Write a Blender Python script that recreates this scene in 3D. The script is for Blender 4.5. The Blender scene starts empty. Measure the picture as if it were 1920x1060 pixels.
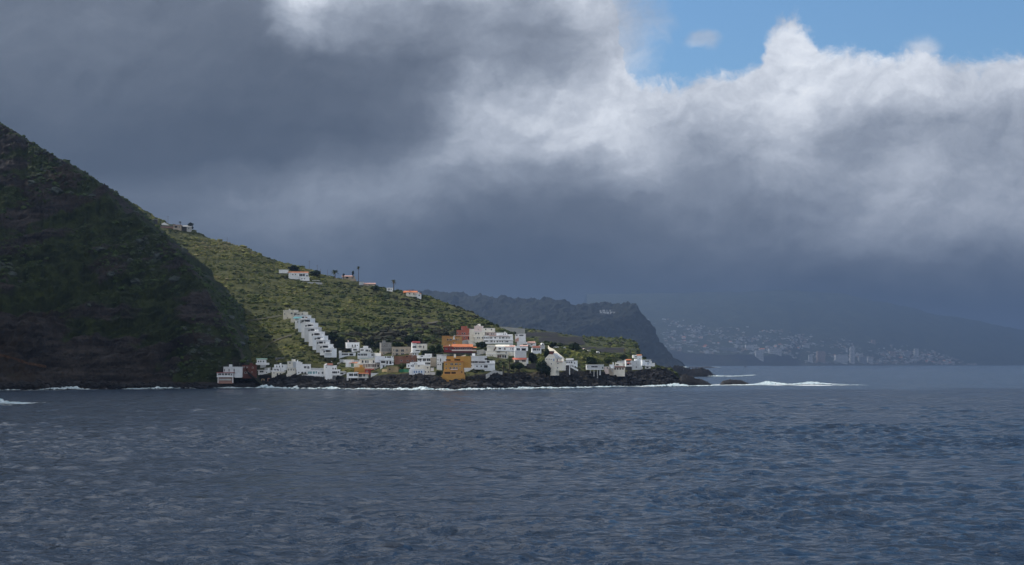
import bpy, math, random
import numpy as np
from mathutils import Vector

# ------------------------------------------------------------------ camera, light, exposure
SC = bpy.context.scene
COL = SC.collection
F = 2667.0          # focal length in photo pixels (50 mm on full frame)
HOR = 682.0         # eye level in photo pixels
CAMH = 18.0         # eye height above the sea, metres
cam_d = bpy.data.cameras.new("camera")
cam = bpy.data.objects.new("camera", cam_d)
COL.objects.link(cam)
cam_d.sensor_width = 36.0
cam_d.lens = 36.0 * F / 1920.0
cam_d.shift_y = (HOR - 530.0) / 1920.0
cam_d.clip_start = 0.5
cam_d.clip_end = 120000.0
cam.location = (0, 0, CAMH)
cam.rotation_euler = (math.radians(90), 0, 0)
SC.camera = cam

SUN_AZ = math.radians(-69)      # from the view direction (+Y), negative = to the left
SUN_EL = math.radians(43)
SUN_DIR = Vector((math.sin(SUN_AZ) * math.cos(SUN_EL), math.cos(SUN_AZ) * math.cos(SUN_EL), math.sin(SUN_EL)))
sd = bpy.data.lights.new("sun", 'SUN')
sd.energy = 4.5
sd.angle = math.radians(0.6)
sd.color = (1.0, 0.945, 0.86)
so = bpy.data.objects.new("sun", sd)
so.rotation_euler = (-SUN_DIR).to_track_quat('-Z', 'Y').to_euler()
so.location = (-300, 200, 400)
COL.objects.link(so)

SC.view_settings.view_transform = 'Standard'
SC.view_settings.look = 'None'
SC.view_settings.exposure = 0.24
SC.view_settings.gamma = 1.0
SC.view_settings.use_curve_mapping = False
SC.render.engine = 'CYCLES'
SC.cycles.max_bounces = 5
SC.cycles.diffuse_bounces = 2
SC.cycles.glossy_bounces = 2
SC.cycles.volume_bounces = 0
SC.cycles.use_denoising = True
SC.cycles.sample_clamp_indirect = 1.5
SC.cycles.sample_clamp_direct = 1.0

# ------------------------------------------------------------------ node helpers
class NT:
    """Small wrapper: builds math with nodes."""
    def __init__(s, tree):
        s.t = tree
    def n(s, typ, **kw):
        nd = s.t.nodes.new(typ)
        for k, v in kw.items():
            setattr(nd, k, v)
        return nd
    def put(s, sock, v):
        if hasattr(v, 'is_linked'):
            s.t.links.new(v, sock)
        elif v is not None:
            sock.default_value = v
    def m(s, op, a, b=None, c=None, clamp=False):
        nd = s.n('ShaderNodeMath', operation=op, use_clamp=clamp)
        s.put(nd.inputs[0], a); s.put(nd.inputs[1], b)
        if c is not None: s.put(nd.inputs[2], c)
        return nd.outputs[0]
    def vm(s, op, a, b=None, scale=None):
        nd = s.n('ShaderNodeVectorMath', operation=op)
        s.put(nd.inputs[0], a)
        if b is not None: s.put(nd.inputs[1], b)
        if scale is not None: s.put(nd.inputs['Scale'], scale)
        return nd.outputs[0]
    def xyz(s, x=0.0, y=0.0, z=0.0):
        nd = s.n('ShaderNodeCombineXYZ')
        s.put(nd.inputs[0], x); s.put(nd.inputs[1], y); s.put(nd.inputs[2], z)
        return nd.outputs[0]
    def sep(s, v):
        nd = s.n('ShaderNodeSeparateXYZ'); s.put(nd.inputs[0], v)
        return nd.outputs[0], nd.outputs[1], nd.outputs[2]
    def noise(s, vec, scale, detail=4.0, rough=0.55, dist=0.0, color=False, lac=2.0):
        nd = s.n('ShaderNodeTexNoise')
        s.put(nd.inputs['Vector'], vec)
        nd.inputs['Scale'].default_value = scale
        nd.inputs['Detail'].default_value = detail
        nd.inputs['Roughness'].default_value = rough
        nd.inputs['Lacunarity'].default_value = lac
        nd.inputs['Distortion'].default_value = dist
        return nd.outputs['Color' if color else 'Fac']
    def sstep(s, v, lo, hi):
        nd = s.n('ShaderNodeMapRange', interpolation_type='SMOOTHSTEP')
        s.put(nd.inputs['Value'], v)
        nd.inputs['From Min'].default_value = lo; nd.inputs['From Max'].default_value = hi
        return nd.outputs['Result']
    def ramp(s, fac, stops, interp='LINEAR'):
        nd = s.n('ShaderNodeValToRGB')
        nd.color_ramp.interpolation = interp
        el = nd.color_ramp.elements
        while len(el) < len(stops): el.new(0.5)
        for e, (p, c) in zip(el, stops):
            e.position = p
            e.color = (c[0], c[1], c[2], 1) if not isinstance(c, (int, float)) else (c, c, c, 1)
        s.put(nd.inputs[0], fac)
        return nd.outputs[0]
    def mix(s, fac, a, b, blend='MIX'):
        nd = s.n('ShaderNodeMix', data_type='RGBA', blend_type=blend)
        s.put(nd.inputs[0], fac)
        for i, v in ((6, a), (7, b)):
            if isinstance(v, tuple): v = (v[0], v[1], v[2], 1)
            s.put(nd.inputs[i], v)
        return nd.outputs[2]
    def curve(s, fac, pts):
        nd = s.n('ShaderNodeFloatCurve')
        c = nd.mapping.curves[0]
        pts = sorted(pts)
        c.points[0].location = pts[0]; c.points[1].location = pts[-1]
        for p in pts[1:-1]: c.points.new(*p)
        nd.mapping.use_clip = False
        nd.mapping.update()
        nd.inputs[0].default_value = 1.0
        s.put(nd.inputs[1], fac)
        return nd.outputs[0]

# ------------------------------------------------------------------ world: daylight sky behind a storm-cloud deck
W = bpy.data.worlds.new("World"); SC.world = W
W.use_nodes = True
W.node_tree.nodes.clear()
K = NT(W.node_tree)
d = K.n('ShaderNodeTexCoord').outputs['Generated']
dx, dy, dz = K.sep(d)
yy = K.m('MAXIMUM', dy, 0.12)
# direction as (az, el) tangents in thousands of photo pixels
U0 = K.m('MULTIPLY_ADD', K.m('DIVIDE', dx, yy), F / 1000, 0.960)
V0 = K.m('SUBTRACT', HOR / 1000, K.m('MULTIPLY', K.m('DIVIDE', dz, yy), F / 1000))
P0 = K.xyz(U0, V0, 0.37)
# billowing distortion of the cloud layers: streaks rise gently to the right
PS = K.n('ShaderNodeMapping'); PS.inputs['Rotation'].default_value = (0, 0, math.radians(22)); PS.inputs['Scale'].default_value = (0.85, 1.3, 1)
K.put(PS.inputs['Vector'], P0)
PSo = PS.outputs[0]
w1 = K.vm('SUBTRACT', K.noise(PSo, 3.4, 8, 0.58, 0.0, True), (0.5, 0.5, 0.5))
P1 = K.vm('ADD', P0, K.vm('SCALE', w1, scale=0.20))
w2 = K.vm('SUBTRACT', K.noise(P0, 14.0, 6, 0.6, 0.0, True), (0.5, 0.5, 0.5))
P2 = K.vm('ADD', P1, K.vm('SCALE', w2, scale=0.035))
U, V, _ = K.sep(P2)
u01 = K.m('DIVIDE', K.m('ADD', U, 0.6), 3.1, clamp=True)
UC = [-600, -300, 0, 150, 300, 450, 530, 600, 750, 830, 900, 1000, 1100, 1200, 1300, 1400, 1500, 1600, 1700, 1800, 1920, 2200, 2500]
ROWS = {
  -900: [.92]*23,
 -420: [.86]*13 + [.82]*10,
 -160: [.46,.46,.46,.46,.48,.55,.62,.62,.6,.6,.6,.6,.6,.58,.55,.55,.55,.55,.55,.55,.55,.5,.5],
 0:    [.27,.27,.27,.28,.27,.33,.80,.70,.55,.58,.62,.54,.74,.62,.6,.6,.7,.7,.7,.7,.7,.7,.6],
 60:   [.28,.28,.28,.28,.27,.27,.58,.46,.38,.40,.44,.37,.62,.70,.7,.75,.90,.80,.75,.75,.75,.7,.6],
 120:  [.23,.23,.23,.24,.24,.21,.21,.21,.25,.33,.43,.45,.64,.84,.82,.83,.92,.88,.86,.86,.83,.8,.7],
 180:  [.16,.16,.15,.17,.18,.15,.15,.16,.25,.44,.70,.78,.82,.78,.80,.80,.86,.78,.84,.80,.75,.7,.6],
 240:  [.12,.12,.10,.12,.12,.11,.12,.14,.27,.46,.70,.70,.84,.80,.68,.68,.74,.54,.53,.53,.53,.5,.5],
 300:  [.10,.10,.09,.08,.08,.11,.16,.26,.43,.52,.54,.48,.46,.68,.48,.54,.65,.56,.65,.58,.56,.5,.5],
 370:  [.12,.12,.12,.16,.24,.36,.42,.46,.47,.42,.37,.30,.30,.35,.40,.40,.45,.54,.66,.62,.63,.6,.5],
 440:  [.14,.14,.15,.17,.22,.26,.27,.26,.21,.17,.15,.13,.15,.21,.28,.32,.38,.45,.50,.50,.46,.4,.4],
 500:  [.09,.09,.09,.09,.09,.09,.09,.08,.07,.06,.05,.05,.06,.09,.15,.18,.22,.26,.28,.28,.26,.25,.25],
 565:  [.03,.03,.03,.03,.03,.03,.03,.02,.02,.01,.01,.0,.0,.0,.0,.01,.02,.03,.05,.06,.06,.05,.05],
 690:  [.0]*23,
}
vr = sorted(ROWS)
tone = None
for i, v in enumerate(vr):
    c = K.curve(u01, [((a + 600) / 3100, t) for a, t in zip(UC, ROWS[v])])
    lo = vr[i-1] / 1000 if i else None
    hi = vr[i+1] / 1000 if i < len(vr) - 1 else None
    if lo is None:
        w = K.m('DIVIDE', K.m('SUBTRACT', hi, V), hi - v / 1000, clamp=True)
    elif hi is None:
        w = K.m('DIVIDE', K.m('SUBTRACT', V, lo), v / 1000 - lo, clamp=True)
    else:
        w = K.m('MULTIPLY', K.m('DIVIDE', K.m('SUBTRACT', V, lo), v / 1000 - lo, clamp=True),
                K.m('DIVIDE', K.m('SUBTRACT', hi, V), hi - v / 1000, clamp=True))
    tone = K.m('MULTIPLY', c, w) if tone is None else K.m('MULTIPLY_ADD', c, w, tone)
# cloud texture: soft billows, stronger where the cloud is thin and bright
def streak(v):
    mp_ = K.n('ShaderNodeMapping'); mp_.inputs['Rotation'].default_value = (0, 0, math.radians(20)); mp_.inputs['Scale'].default_value = (0.8, 1.12, 1)
    K.put(mp_.inputs['Vector'], v); return mp_.outputs[0]
b1 = K.m('SUBTRACT', K.noise(streak(P1), 8.0, 9, 0.6), 0.5)
b2 = K.m('SUBTRACT', K.noise(streak(K.vm('ADD', P1, (0.018, 0.022, 0))), 8.0, 9, 0.6), 0.5)
relief = K.m('SUBTRACT', b1, b2)
f1 = K.m('SUBTRACT', K.noise(P2, 26.0, 8, 0.66), K.noise(K.vm('ADD', P2, (0.007, 0.009, 0)), 26.0, 8, 0.66))
relief = K.m('MULTIPLY_ADD', f1, 0.32, relief)
amp = K.m('MULTIPLY_ADD', tone, 0.52, 0.045)
tone = K.m('MULTIPLY_ADD', K.m('MULTIPLY_ADD', relief, 1.0, K.m('MULTIPLY', b1, 0.45)), amp, tone)
cloud = K.ramp(tone, [(0.0, (.022, .031, .048)), (0.12, (.060, .074, .099)), (0.3, (.132, .153, .190)), (0.5, (.275, .308, .366)),
                      (0.7, (.48, .52, .59)), (0.9, (.78, .82, .885)), (1.0, (.90, .93, .97))])
# clear gap above the cumulus tops
EB = [(-600, -900), (900, -700), (1080, -330), (1135, -150), (1155, -10), (1165, 80), (1185, 126), (1250, 150), (1330, 140), (1400, 122), (1428, 100),
      (1440, 48), (1475, 28), (1510, 50), (1560, 88), (1640, 103), (1690, 100), (1720, 82), (1760, 110), (1800, 124), (1850, 118), (1880, 104), (1960, 92), (2200, 60), (2500, 150)]
P3 = K.vm('ADD', P0, K.vm('SCALE', w1, scale=0.06))
P3 = K.vm('ADD', P3, K.vm('SCALE', w2, scale=0.055))
Ub, Vb, _ = K.sep(P3)
ub01 = K.m('DIVIDE', K.m('ADD', Ub, 0.6), 3.1, clamp=True)
eb = K.curve(ub01, [((a + 600) / 3100, (v + 1000) / 1500) for a, v in EB])
dist = K.m('SUBTRACT', Vb, K.m('MULTIPLY_ADD', eb, 1.5, -1.0))
cover = K.sstep(K.m('MULTIPLY_ADD', K.m('SUBTRACT', K.noise(P3, 38.0, 8, 0.68), 0.5), 0.07, dist), -0.012, 0.026)
def wisp(cx, cy, rx, ry, a):
    q = K.vm('DIVIDE', K.vm('SUBTRACT', P3, (cx, cy, 0.37)), (rx, ry, 1.0))
    ln = K.n('ShaderNodeVectorMath', operation='LENGTH'); K.put(ln.inputs[0], q)
    return K.m('MULTIPLY', K.sstep(ln.outputs['Value'], 1.0, 0.2), a)
for wv in (wisp(1.318, .074, .042, .022, .55), wisp(1.73, .095, .055, .035, .7), wisp(1.195, .10, .02, .02, .3)):
    cover = K.m('MAXIMUM', cover, wv)
veil = K.m('MULTIPLY', K.sstep(K.m('MULTIPLY_ADD', K.m('SUBTRACT', K.noise(P3, 9.0, 6, .62), .5), .22, Ub), 1.27, 1.13), .85)
cover = K.m('MAXIMUM', cover, veil)
sky = K.n('ShaderNodeTexSky', sky_type='NISHITA')
sky.sun_disc = False
sky.sun_elevation = SUN_EL
sky.sun_rotation = SUN_AZ
sky.altitude = 20
sky.air_density = 1.0; sky.dust_density = 0.4; sky.ozone_density = 1.5
SKYK = 0.1
blue = K.mix(1.0, sky.outputs[0], (0.80, 1.06, 1.22), 'MULTIPLY')
cl10 = K.vm('SCALE', cloud, scale=1.0 / SKYK)
front = K.mix(cover, blue, cl10)
# the rest of the dome (behind and beside the viewer): broken bright cumulus over blue
nb = K.noise(d, 2.2, 6, 0.6)
back = K.mix(K.m('MULTIPLY_ADD', K.sstep(nb, 0.36, 0.56), .6, .4), sky.outputs[0], K.vm('SCALE', K.ramp(K.noise(d, 3.1, 7, 0.6), [(0.3, (.6, .66, .75)), (0.7, (1.40, 1.43, 1.47))]), scale=1.0 / SKYK))
fm = K.sstep(dy, 0.05, 0.55)
allsky = K.mix(fm, back, front)
bg = K.n('ShaderNodeBackground')
K.put(bg.inputs['Color'], allsky)
bg.inputs['Strength'].default_value = SKYK
wo = K.n('ShaderNodeOutputWorld')
W.node_tree.links.new(bg.outputs[0], wo.inputs['Surface'])
W.cycles.sampling_method = 'MANUAL'
W.cycles.sample_map_resolution = 1024

# ------------------------------------------------------------------ numpy noise, mesh and material helpers
RNG = np.random.default_rng(7)
_perm = np.concatenate([RNG.permutation(256)] * 3).astype(np.int32)
_grad = RNG.normal(size=(256, 3)); _grad /= np.linalg.norm(_grad, axis=1)[:, None]

def pnoise(x, y, z):
    x, y, z = np.broadcast_arrays(np.asarray(x, float), np.asarray(y, float), np.asarray(z, float))
    xi, yi, zi = np.floor(x).astype(int), np.floor(y).astype(int), np.floor(z).astype(int)
    fx, fy, fz = x - xi, y - yi, z - zi
    u, v, w = (t * t * t * (t * (t * 6 - 15) + 10) for t in (fx, fy, fz))
    out = 0
    for a in (0, 1):
        for b in (0, 1):
            for c in (0, 1):
                h = _perm[_perm[_perm[(xi + a) & 255] + ((yi + b) & 255)] + ((zi + c) & 255)]
                g = _grad[h]
                dd = g[..., 0] * (fx - a) + g[..., 1] * (fy - b) + g[..., 2] * (fz - c)
                out = out + dd * (u if a else 1 - u) * (v if b else 1 - v) * (w if c else 1 - w)
    return out

def fbm(x, y, z, octv=5, gain=0.5, ridged=False):
    s, a, f = 0, 1.0, 1.0
    for i in range(octv):
        n = pnoise(np.asarray(x) * f + 17.3 * i, np.asarray(y) * f + 5.1 * i, np.asarray(z) * f - 9.7 * i)
        s = s + a * ((0.35 - np.abs(n) * 1.4) if ridged else n)
        a *= gain; f *= 2.03
    return s

def make_mesh(name, verts, faces, mat=None, smooth=False, attrs=None, sizes=None):
    """faces: (n,k) int array, or flat index array with sizes"""
    me = bpy.data.meshes.new(name)
    verts = np.asarray(verts, np.float32)
    faces = np.asarray(faces, np.int32)
    me.vertices.add(len(verts)); me.vertices.foreach_set('co', verts.ravel())
    if sizes is None:
        n, k = faces.shape
        sizes = np.full(n, k, np.int32)
    sizes = np.asarray(sizes, np.int32)
    starts = np.concatenate([[0], np.cumsum(sizes)[:-1]]).astype(np.int32)
    me.loops.add(int(sizes.sum())); me.loops.foreach_set('vertex_index', faces.ravel())
    me.polygons.add(len(sizes)); me.polygons.foreach_set('loop_start', starts)
    me.polygons.foreach_set('use_smooth', np.full(len(sizes), smooth))
    me.update(calc_edges=True)
    for k, v in (attrs or {}).items():
        a = me.attributes.new(k, 'FLOAT', 'POINT')
        a.data.foreach_set('value', np.asarray(v, np.float32).ravel())
    if mat: me.materials.append(mat)
    return me

def link(name, me, parent=None, loc=(0, 0, 0), rz=0.0):
    o = bpy.data.objects.new(name, me)
    COL.objects.link(o)
    o.location = loc; o.rotation_euler = (0, 0, rz)
    if parent is not None: o.parent = parent
    return o

def tag(o, label=None, cat=None, group=None, kind=None):
    if label: o['label'] = label
    if cat: o['category'] = cat
    if group: o['group'] = group
    if kind: o['kind'] = kind
    return o

def grid_faces(nu, ns):
    i = np.arange(nu - 1)[:, None] * ns + np.arange(ns - 1)[None, :]
    i = i.ravel()
    return np.stack([i, i + ns, i + ns + 1, i + 1], 1)

def material(name, rough=0.85, spec=0.25):
    m = bpy.data.materials.new(name); m.use_nodes = True
    k = NT(m.node_tree)
    b = m.node_tree.nodes['Principled BSDF']
    b.inputs['Roughness'].default_value = rough
    b.inputs['Specular IOR Level'].default_value = spec
    return m, k, b

def wpos(k):
    return k.n('ShaderNodeNewGeometry').outputs['Position']

def pt(u, v, Y):
    """point of the place that lies in direction of photo pixel (u, v) at depth Y"""
    return ((u - 960) / F * Y, Y, CAMH + (HOR - v) / F * Y)

# ------------------------------------------------------------------ sea
def build_sea():
    m, k, b = material('sea_water', 0.12, 0.5)
    p = wpos(k)
    at = k.n('ShaderNodeAttribute', attribute_name='foam').outputs['Fac']
    mp = k.n('ShaderNodeMapping'); mp.inputs['Rotation'].default_value = (0, 0, 0.35); mp.inputs['Scale'].default_value = (0.75, 1.25, 1.0)
    k.put(mp.inputs['Vector'], p); q = mp.outputs[0]
    h1 = k.noise(q, 0.34, 4, 0.55)
    h0 = k.noise(q, 0.085, 3, 0.5)
    h2 = k.noise(q, 1.3, 2, 0.5)
    hh = k.m('ADD', k.m('MULTIPLY', h1, 3.0), k.m('MULTIPLY', h2, 0.35))
    hh = k.m('MULTIPLY_ADD', h0, 4.5, hh)
    bp = k.n('ShaderNodeBump'); bp.inputs['Strength'].default_value = 1.0; bp.inputs['Distance'].default_value = 1.0
    k.put(bp.inputs['Height'], hh)
    m.node_tree.links.new(bp.outputs[0], b.inputs['Normal'])
    b.inputs['IOR'].default_value = 1.333
    foam = k.sstep(k.m('ADD', at, k.m('MULTIPLY', k.m('SUBTRACT', k.noise(q, 0.5, 6, 0.7), 0.5), 1.3)), 0.45, 0.75)
    foam = k.m('MULTIPLY', foam, k.sstep(at, 0.02, 0.2))
    deep = k.mix(k.noise(p, 0.004, 3, 0.5), (.029, .052, .088), (.037, .062, .099))
    body = k.mix(k.sstep(at, 0.0, 0.5), deep, (.035, .060, .085))
    k.put(b.inputs['Base Color'], k.mix(foam, body, (.72, .76, .78)))
    k.put(b.inputs['Roughness'], k.m('MULTIPLY_ADD', foam, 0.6, 0.16))
    # polar sheet round the viewer: fine where the photograph looks, coarse elsewhere, out to the horizon
    fine = np.radians(np.arange(-23.5, 23.5, 0.042))
    coarse = np.radians(np.linspace(23.5, 336.5, 120)[1:-1])
    az = np.concatenate([fine, [np.radians(23.5)], coarse])
    dp = np.concatenate([np.arange(620, 170, -0.85), np.arange(170, 36, -0.30), np.arange(36, 8, -0.4), [7, 6, 5, 4, 3, 2.2, 1.6, 1.2, 0.9]])
    Yr = 48000.0 / dp
    Yr = np.concatenate([[2.0, 20, 45, 60], Yr])
    A, R = np.meshgrid(az, Yr, indexing='ij')
    X = R * np.tan(A) if False else R * np.sin(A); Y = R * np.cos(A)
    # wind sea: many sine trains, each left out where the sheet is too coarse to carry it
    dR = np.gradient(Yr)
    rng = np.random.default_rng(3)
    Z = np.zeros_like(X); DX = np.zeros_like(X); DY = np.zeros_like(X)
    nf = len(fine)
    spacing = np.maximum(dR, Yr * 0.0007)
    lam_all = np.exp(rng.uniform(np.log(1.1), np.log(32), 165))
    grp = 0.75 + 0.9 * fbm(X[:nf] / 46, Y[:nf] / 60, 3.1, 3)
    grp = np.clip(grp, 0.25, 1.6)
    for lam in lam_all:
        th = np.radians(-100 + rng.normal(0, 42))
        kk = 2 * np.pi / lam
        a = 0.0090 * lam ** 0.9 if lam < 3.5 else 0.0090 * 3.5 ** 0.9 * (lam / 3.5) ** 0.28
        ok = spacing < lam / 2.3
        wgt = np.clip((lam / 2.3 - spacing) / (lam / 2.3) * 3, 0, 1)
        if not ok.any(): continue
        j = np.where(ok)[0]; j0, j1 = j[0], j[-1] + 1
        ph = kk * (np.cos(th) * X[:nf, j0:j1] + np.sin(th) * Y[:nf, j0:j1]) + rng.uniform(0, 6.28)
        g = a * wgt[j0:j1] * (grp[:, j0:j1] if lam < 18 else 1)
        Z[:nf, j0:j1] += g * np.sin(ph)
        cs = g * np.cos(ph) * 0.8
        DX[:nf, j0:j1] += np.cos(th) * cs; DY[:nf, j0:j1] += np.sin(th) * cs
    X = X + DX; Y = Y + DY
    # breaking water: along the shore and over the shoals
    Fm = np.zeros_like(X)
    sx = np.array([c[0] for c in SHORE]); 
    shx = (sx - 960) / F * np.array([48000 / (c[1] - HOR) for c in SHORE])
    shy = np.array([48000 / (c[1] - HOR) for c in SHORE])
    ys = np.interp(X, shx, shy, left=-1e5, right=1e6)
    off = ys - Y
    near = np.exp(-np.clip(off - 9, 0, 500) / 13.0) * (Y > 0) * (X < shx[-1]) * (X > shx[0])
    Fm = np.maximum(Fm, np.clip(near, 0, 1) * (0.75 + 0.9 * fbm(X / 25, Y / 20, 1.0, 3)) * (off > -60))
    for (u, v, su, sv, amp) in FOAM_SPOTS:
        c = pt(u, v, 48000 / (v - HOR)); Yc = c[1]
        rx = su / F * Yc; ry = Yc * Yc / 48000 * sv
        q = ((X - c[0]) / rx) ** 2 + ((Y - Yc) / ry) ** 2
        Fm = np.maximum(Fm, amp * np.exp(-q) * (Y > 0))
    nu = len(az)
    vv = np.stack([X, Y, Z], -1).reshape(-1, 3)
    f = grid_faces(nu, len(Yr))
    ns = len(Yr)
    i = (nu - 1) * ns + np.arange(ns - 1); jx = np.arange(ns - 1)
    f = np.concatenate([f, np.stack([i, jx, jx + 1, i + 1], 1)])
    f = f[:, ::-1]
    me = make_mesh('sea', vv, f, m, True, {'foam': Fm})
    tag(link('sea', me), 'grey blue choppy sea', None, None, 'structure')

# shoreline in photo pixels (u, v)
SHORE = [(-700, 752), (-250, 738), (-100, 735), (0, 733), (120, 731), (200, 730), (300, 729.5), (400, 728), (480, 728), (550, 729.5), (620, 729), (700, 730.5),
         (780, 731.5), (850, 732), (930, 730.5), (1000, 729), (1060, 728), (1120, 726.5), (1170, 725), (1230, 724.5), (1290, 724)]
FOAM_SPOTS = [(20, 757, 60, 3.0, 1.0), (1380, 721.5, 60, 1.6, .9), (1460, 722, 70, 1.4, .9), (1520, 722.5, 60, 1.4, .9), (1580, 723, 45, 0.8, .6),
              (1345, 705, 40, 1.0, .8), (1290, 706, 30, 0.8, .7),
              (367, 771.5, 9, .5, .65), (1568, 860, 12, 1.0, .55), (1584, 863, 12, .7, .5), (1858, 748, 8, .5, .6), (1712, 908, 8, .9, .5),
              (1793, 699, 8, .4, .8), (905, 786, 8, .5, .6), (1330, 865, 8, .8, .6), (100, 790, 6, .5, .5), (1615, 964, 7, 1.2, .55)]

# ------------------------------------------------------------------ land sheets
class Sheet:
    """Land surface laid out by columns. A column gives the shoreline, the top of the shore rocks and the ridge."""
    def __init__(s, cols, us, ns_rock, ns_hill, power, rockdepth, back=220, backdrop=30, jag=0.0):
        c = np.array([[q[0], q[1], q[2], q[3], q[4]] for q in cols], float)
        s.us = us
        def ip(j):
            # smooth interpolation over columns
            return np.interp(us, c[:, 0], c[:, j])
        def sm(a, w):
            k = np.hanning(2 * w + 3)[1:-1]; k /= k.sum()
            return np.convolve(np.pad(a, w, mode='reflect', reflect_type='odd'), k, 'valid')
        yb, yr, yt, Yt = sm(ip(1), 10), sm(ip(2), 6), sm(ip(3), 3), sm(ip(4), 16)
        yt = yt + jag * (fbm(us / 23.0, 0.5, jag, 4, .6) * 1.6 + .3 * np.abs(fbm(us / 5.0, 2.5, jag, 2))) * np.clip((yr - yt) / 40, 0, 1)
        Yw = 48000.0 / np.maximum(yb - HOR, 0.4)
        s.yb, s.yr, s.yt, s.Yt, s.Yw = yb, yr, yt, Yt, Yw
        py, YY = [], []
        n = len(us)
        t = np.linspace(0, 1, ns_rock, endpoint=False)
        Yr_ = Yw + rockdepth
        py.append(yb[:, None] + (yr - yb)[:, None] * t[None]); YY.append(Yw[:, None] + rockdepth * (t ** 1.2)[None])
        t2 = np.linspace(0, 1, ns_hill)
        py.append(yr[:, None] + (yt - yr)[:, None] * t2[None]); YY.append(Yr_[:, None] + (Yt - Yr_)[:, None] * (t2 ** power)[None])
        s.py = np.concatenate(py, 1); s.Y = np.concatenate(YY, 1)
        s.X = (us[:, None] - 960) / F * s.Y
        s.Z = CAMH + (HOR - s.py) / F * s.Y
        s.nr = ns_rock
        # underwater skirt in front, back slope behind the ridge
        Xf = s.X[:, :1]; 
        s.frontX, s.frontY, s.frontZ = Xf, s.Y[:, :1] - 12, np.full_like(Xf, -5.0)
        tb = np.array([0.08, 0.3, 1.0])
        s.backY = s.Y[:, -1:] + back * tb
        s.backX = s.X[:, -1:] + 0 * s.backY
        s.backZ = s.Z[:, -1:] - backdrop * tb ** 1.3
        s.VX = np.concatenate([s.frontX, s.X, s.backX], 1)
        s.VY = np.concatenate([s.frontY, s.Y, s.backY], 1)
        s.VZ = np.concatenate([s.frontZ, s.Z, s.backZ], 1)
    def Yat(s, u, py):
        """depth of the land seen at photo pixel (u, py)"""
        i = np.clip((u - s.us[0]) / (s.us[1] - s.us[0]), 0, len(s.us) - 1.001)
        a = int(i); f = i - a
        r = []
        for j in (a, a + 1):
            r.append(np.interp(-py, -s.py[j], s.Y[j]))
        return r[0] * (1 - f) + r[1] * f
    def build(s, name, mat, disp, direction, attrs=None, smooth=True):
        dirn = np.array(direction, float); dirn /= np.linalg.norm(dirn)
        s.VX = s.VX + disp * dirn[0]; s.VY = s.VY + disp * dirn[1]; s.VZ = s.VZ + disp * dirn[2]
        v = np.stack([s.VX, s.VY, s.VZ], -1)
        s.V = v
        me = make_mesh(name, v.reshape(-1, 3), grid_faces(*s.VX.shape)[:, ::-1] if False else grid_faces(*s.VX.shape), mat, smooth, attrs)
        return link(name, me)

def land_mat(name, rockA, rockB, grassA, grassB, soil, sc=1.0, green=0.5, bump=0.6):
    m, k, b = material(name, 0.95, 0.12)
    p = wpos(k)
    at = k.n('ShaderNodeAttribute', attribute_name='rock').outputs['Fac']
    n1 = k.noise(p, 0.022 * sc, 7, 0.62); n2 = k.noise(p, 0.12 * sc, 7, 0.65); n3 = k.noise(p, 0.6 * sc, 6, 0.65)
    mp = k.n('ShaderNodeMapping'); mp.inputs['Rotation'].default_value = (0, math.radians(18), 0); mp.inputs['Scale'].default_value = (0.25, 0.25, 2.2)
    k.put(mp.inputs['Vector'], p)
    st = k.noise(mp.outputs[0], 0.10 * sc, 7, 0.65)
    rock = k.mix(k.sstep(k.m('ADD', st, k.m('MULTIPLY', n3, 0.5)), 0.55, 0.95), rockA, rockB)
    rock = k.mix(k.sstep(n1, 0.5, 0.68), rock, soil)
    gr = k.mix(k.sstep(n2, 0.35, 0.65), grassA, grassB)
    gr = k.mix(k.m('MULTIPLY', k.sstep(n3, 0.55, 0.75), 0.5), gr, soil)
    gm = k.m('ADD', k.m('MULTIPLY', n1, 0.7), k.m('MULTIPLY', n2, 0.6))
    gm = k.sstep(k.m('SUBTRACT', k.m('ADD', gm, green - 0.65), at), -0.08, 0.12)
    k.put(b.inputs['Base Color'], k.mix(gm, rock, gr))
    bp = k.n('ShaderNodeBump'); bp.inputs['Strength'].default_value = bump; bp.inputs['Distance'].default_value = 1.6 / sc
    k.put(bp.inputs['Height'], k.m('ADD', k.m('MULTIPLY', n3, 0.6), k.m('MULTIPLY', n2, 1.2)))
    m.node_tree.links.new(bp.outputs[0], b.inputs['Normal'])
    return m

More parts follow.
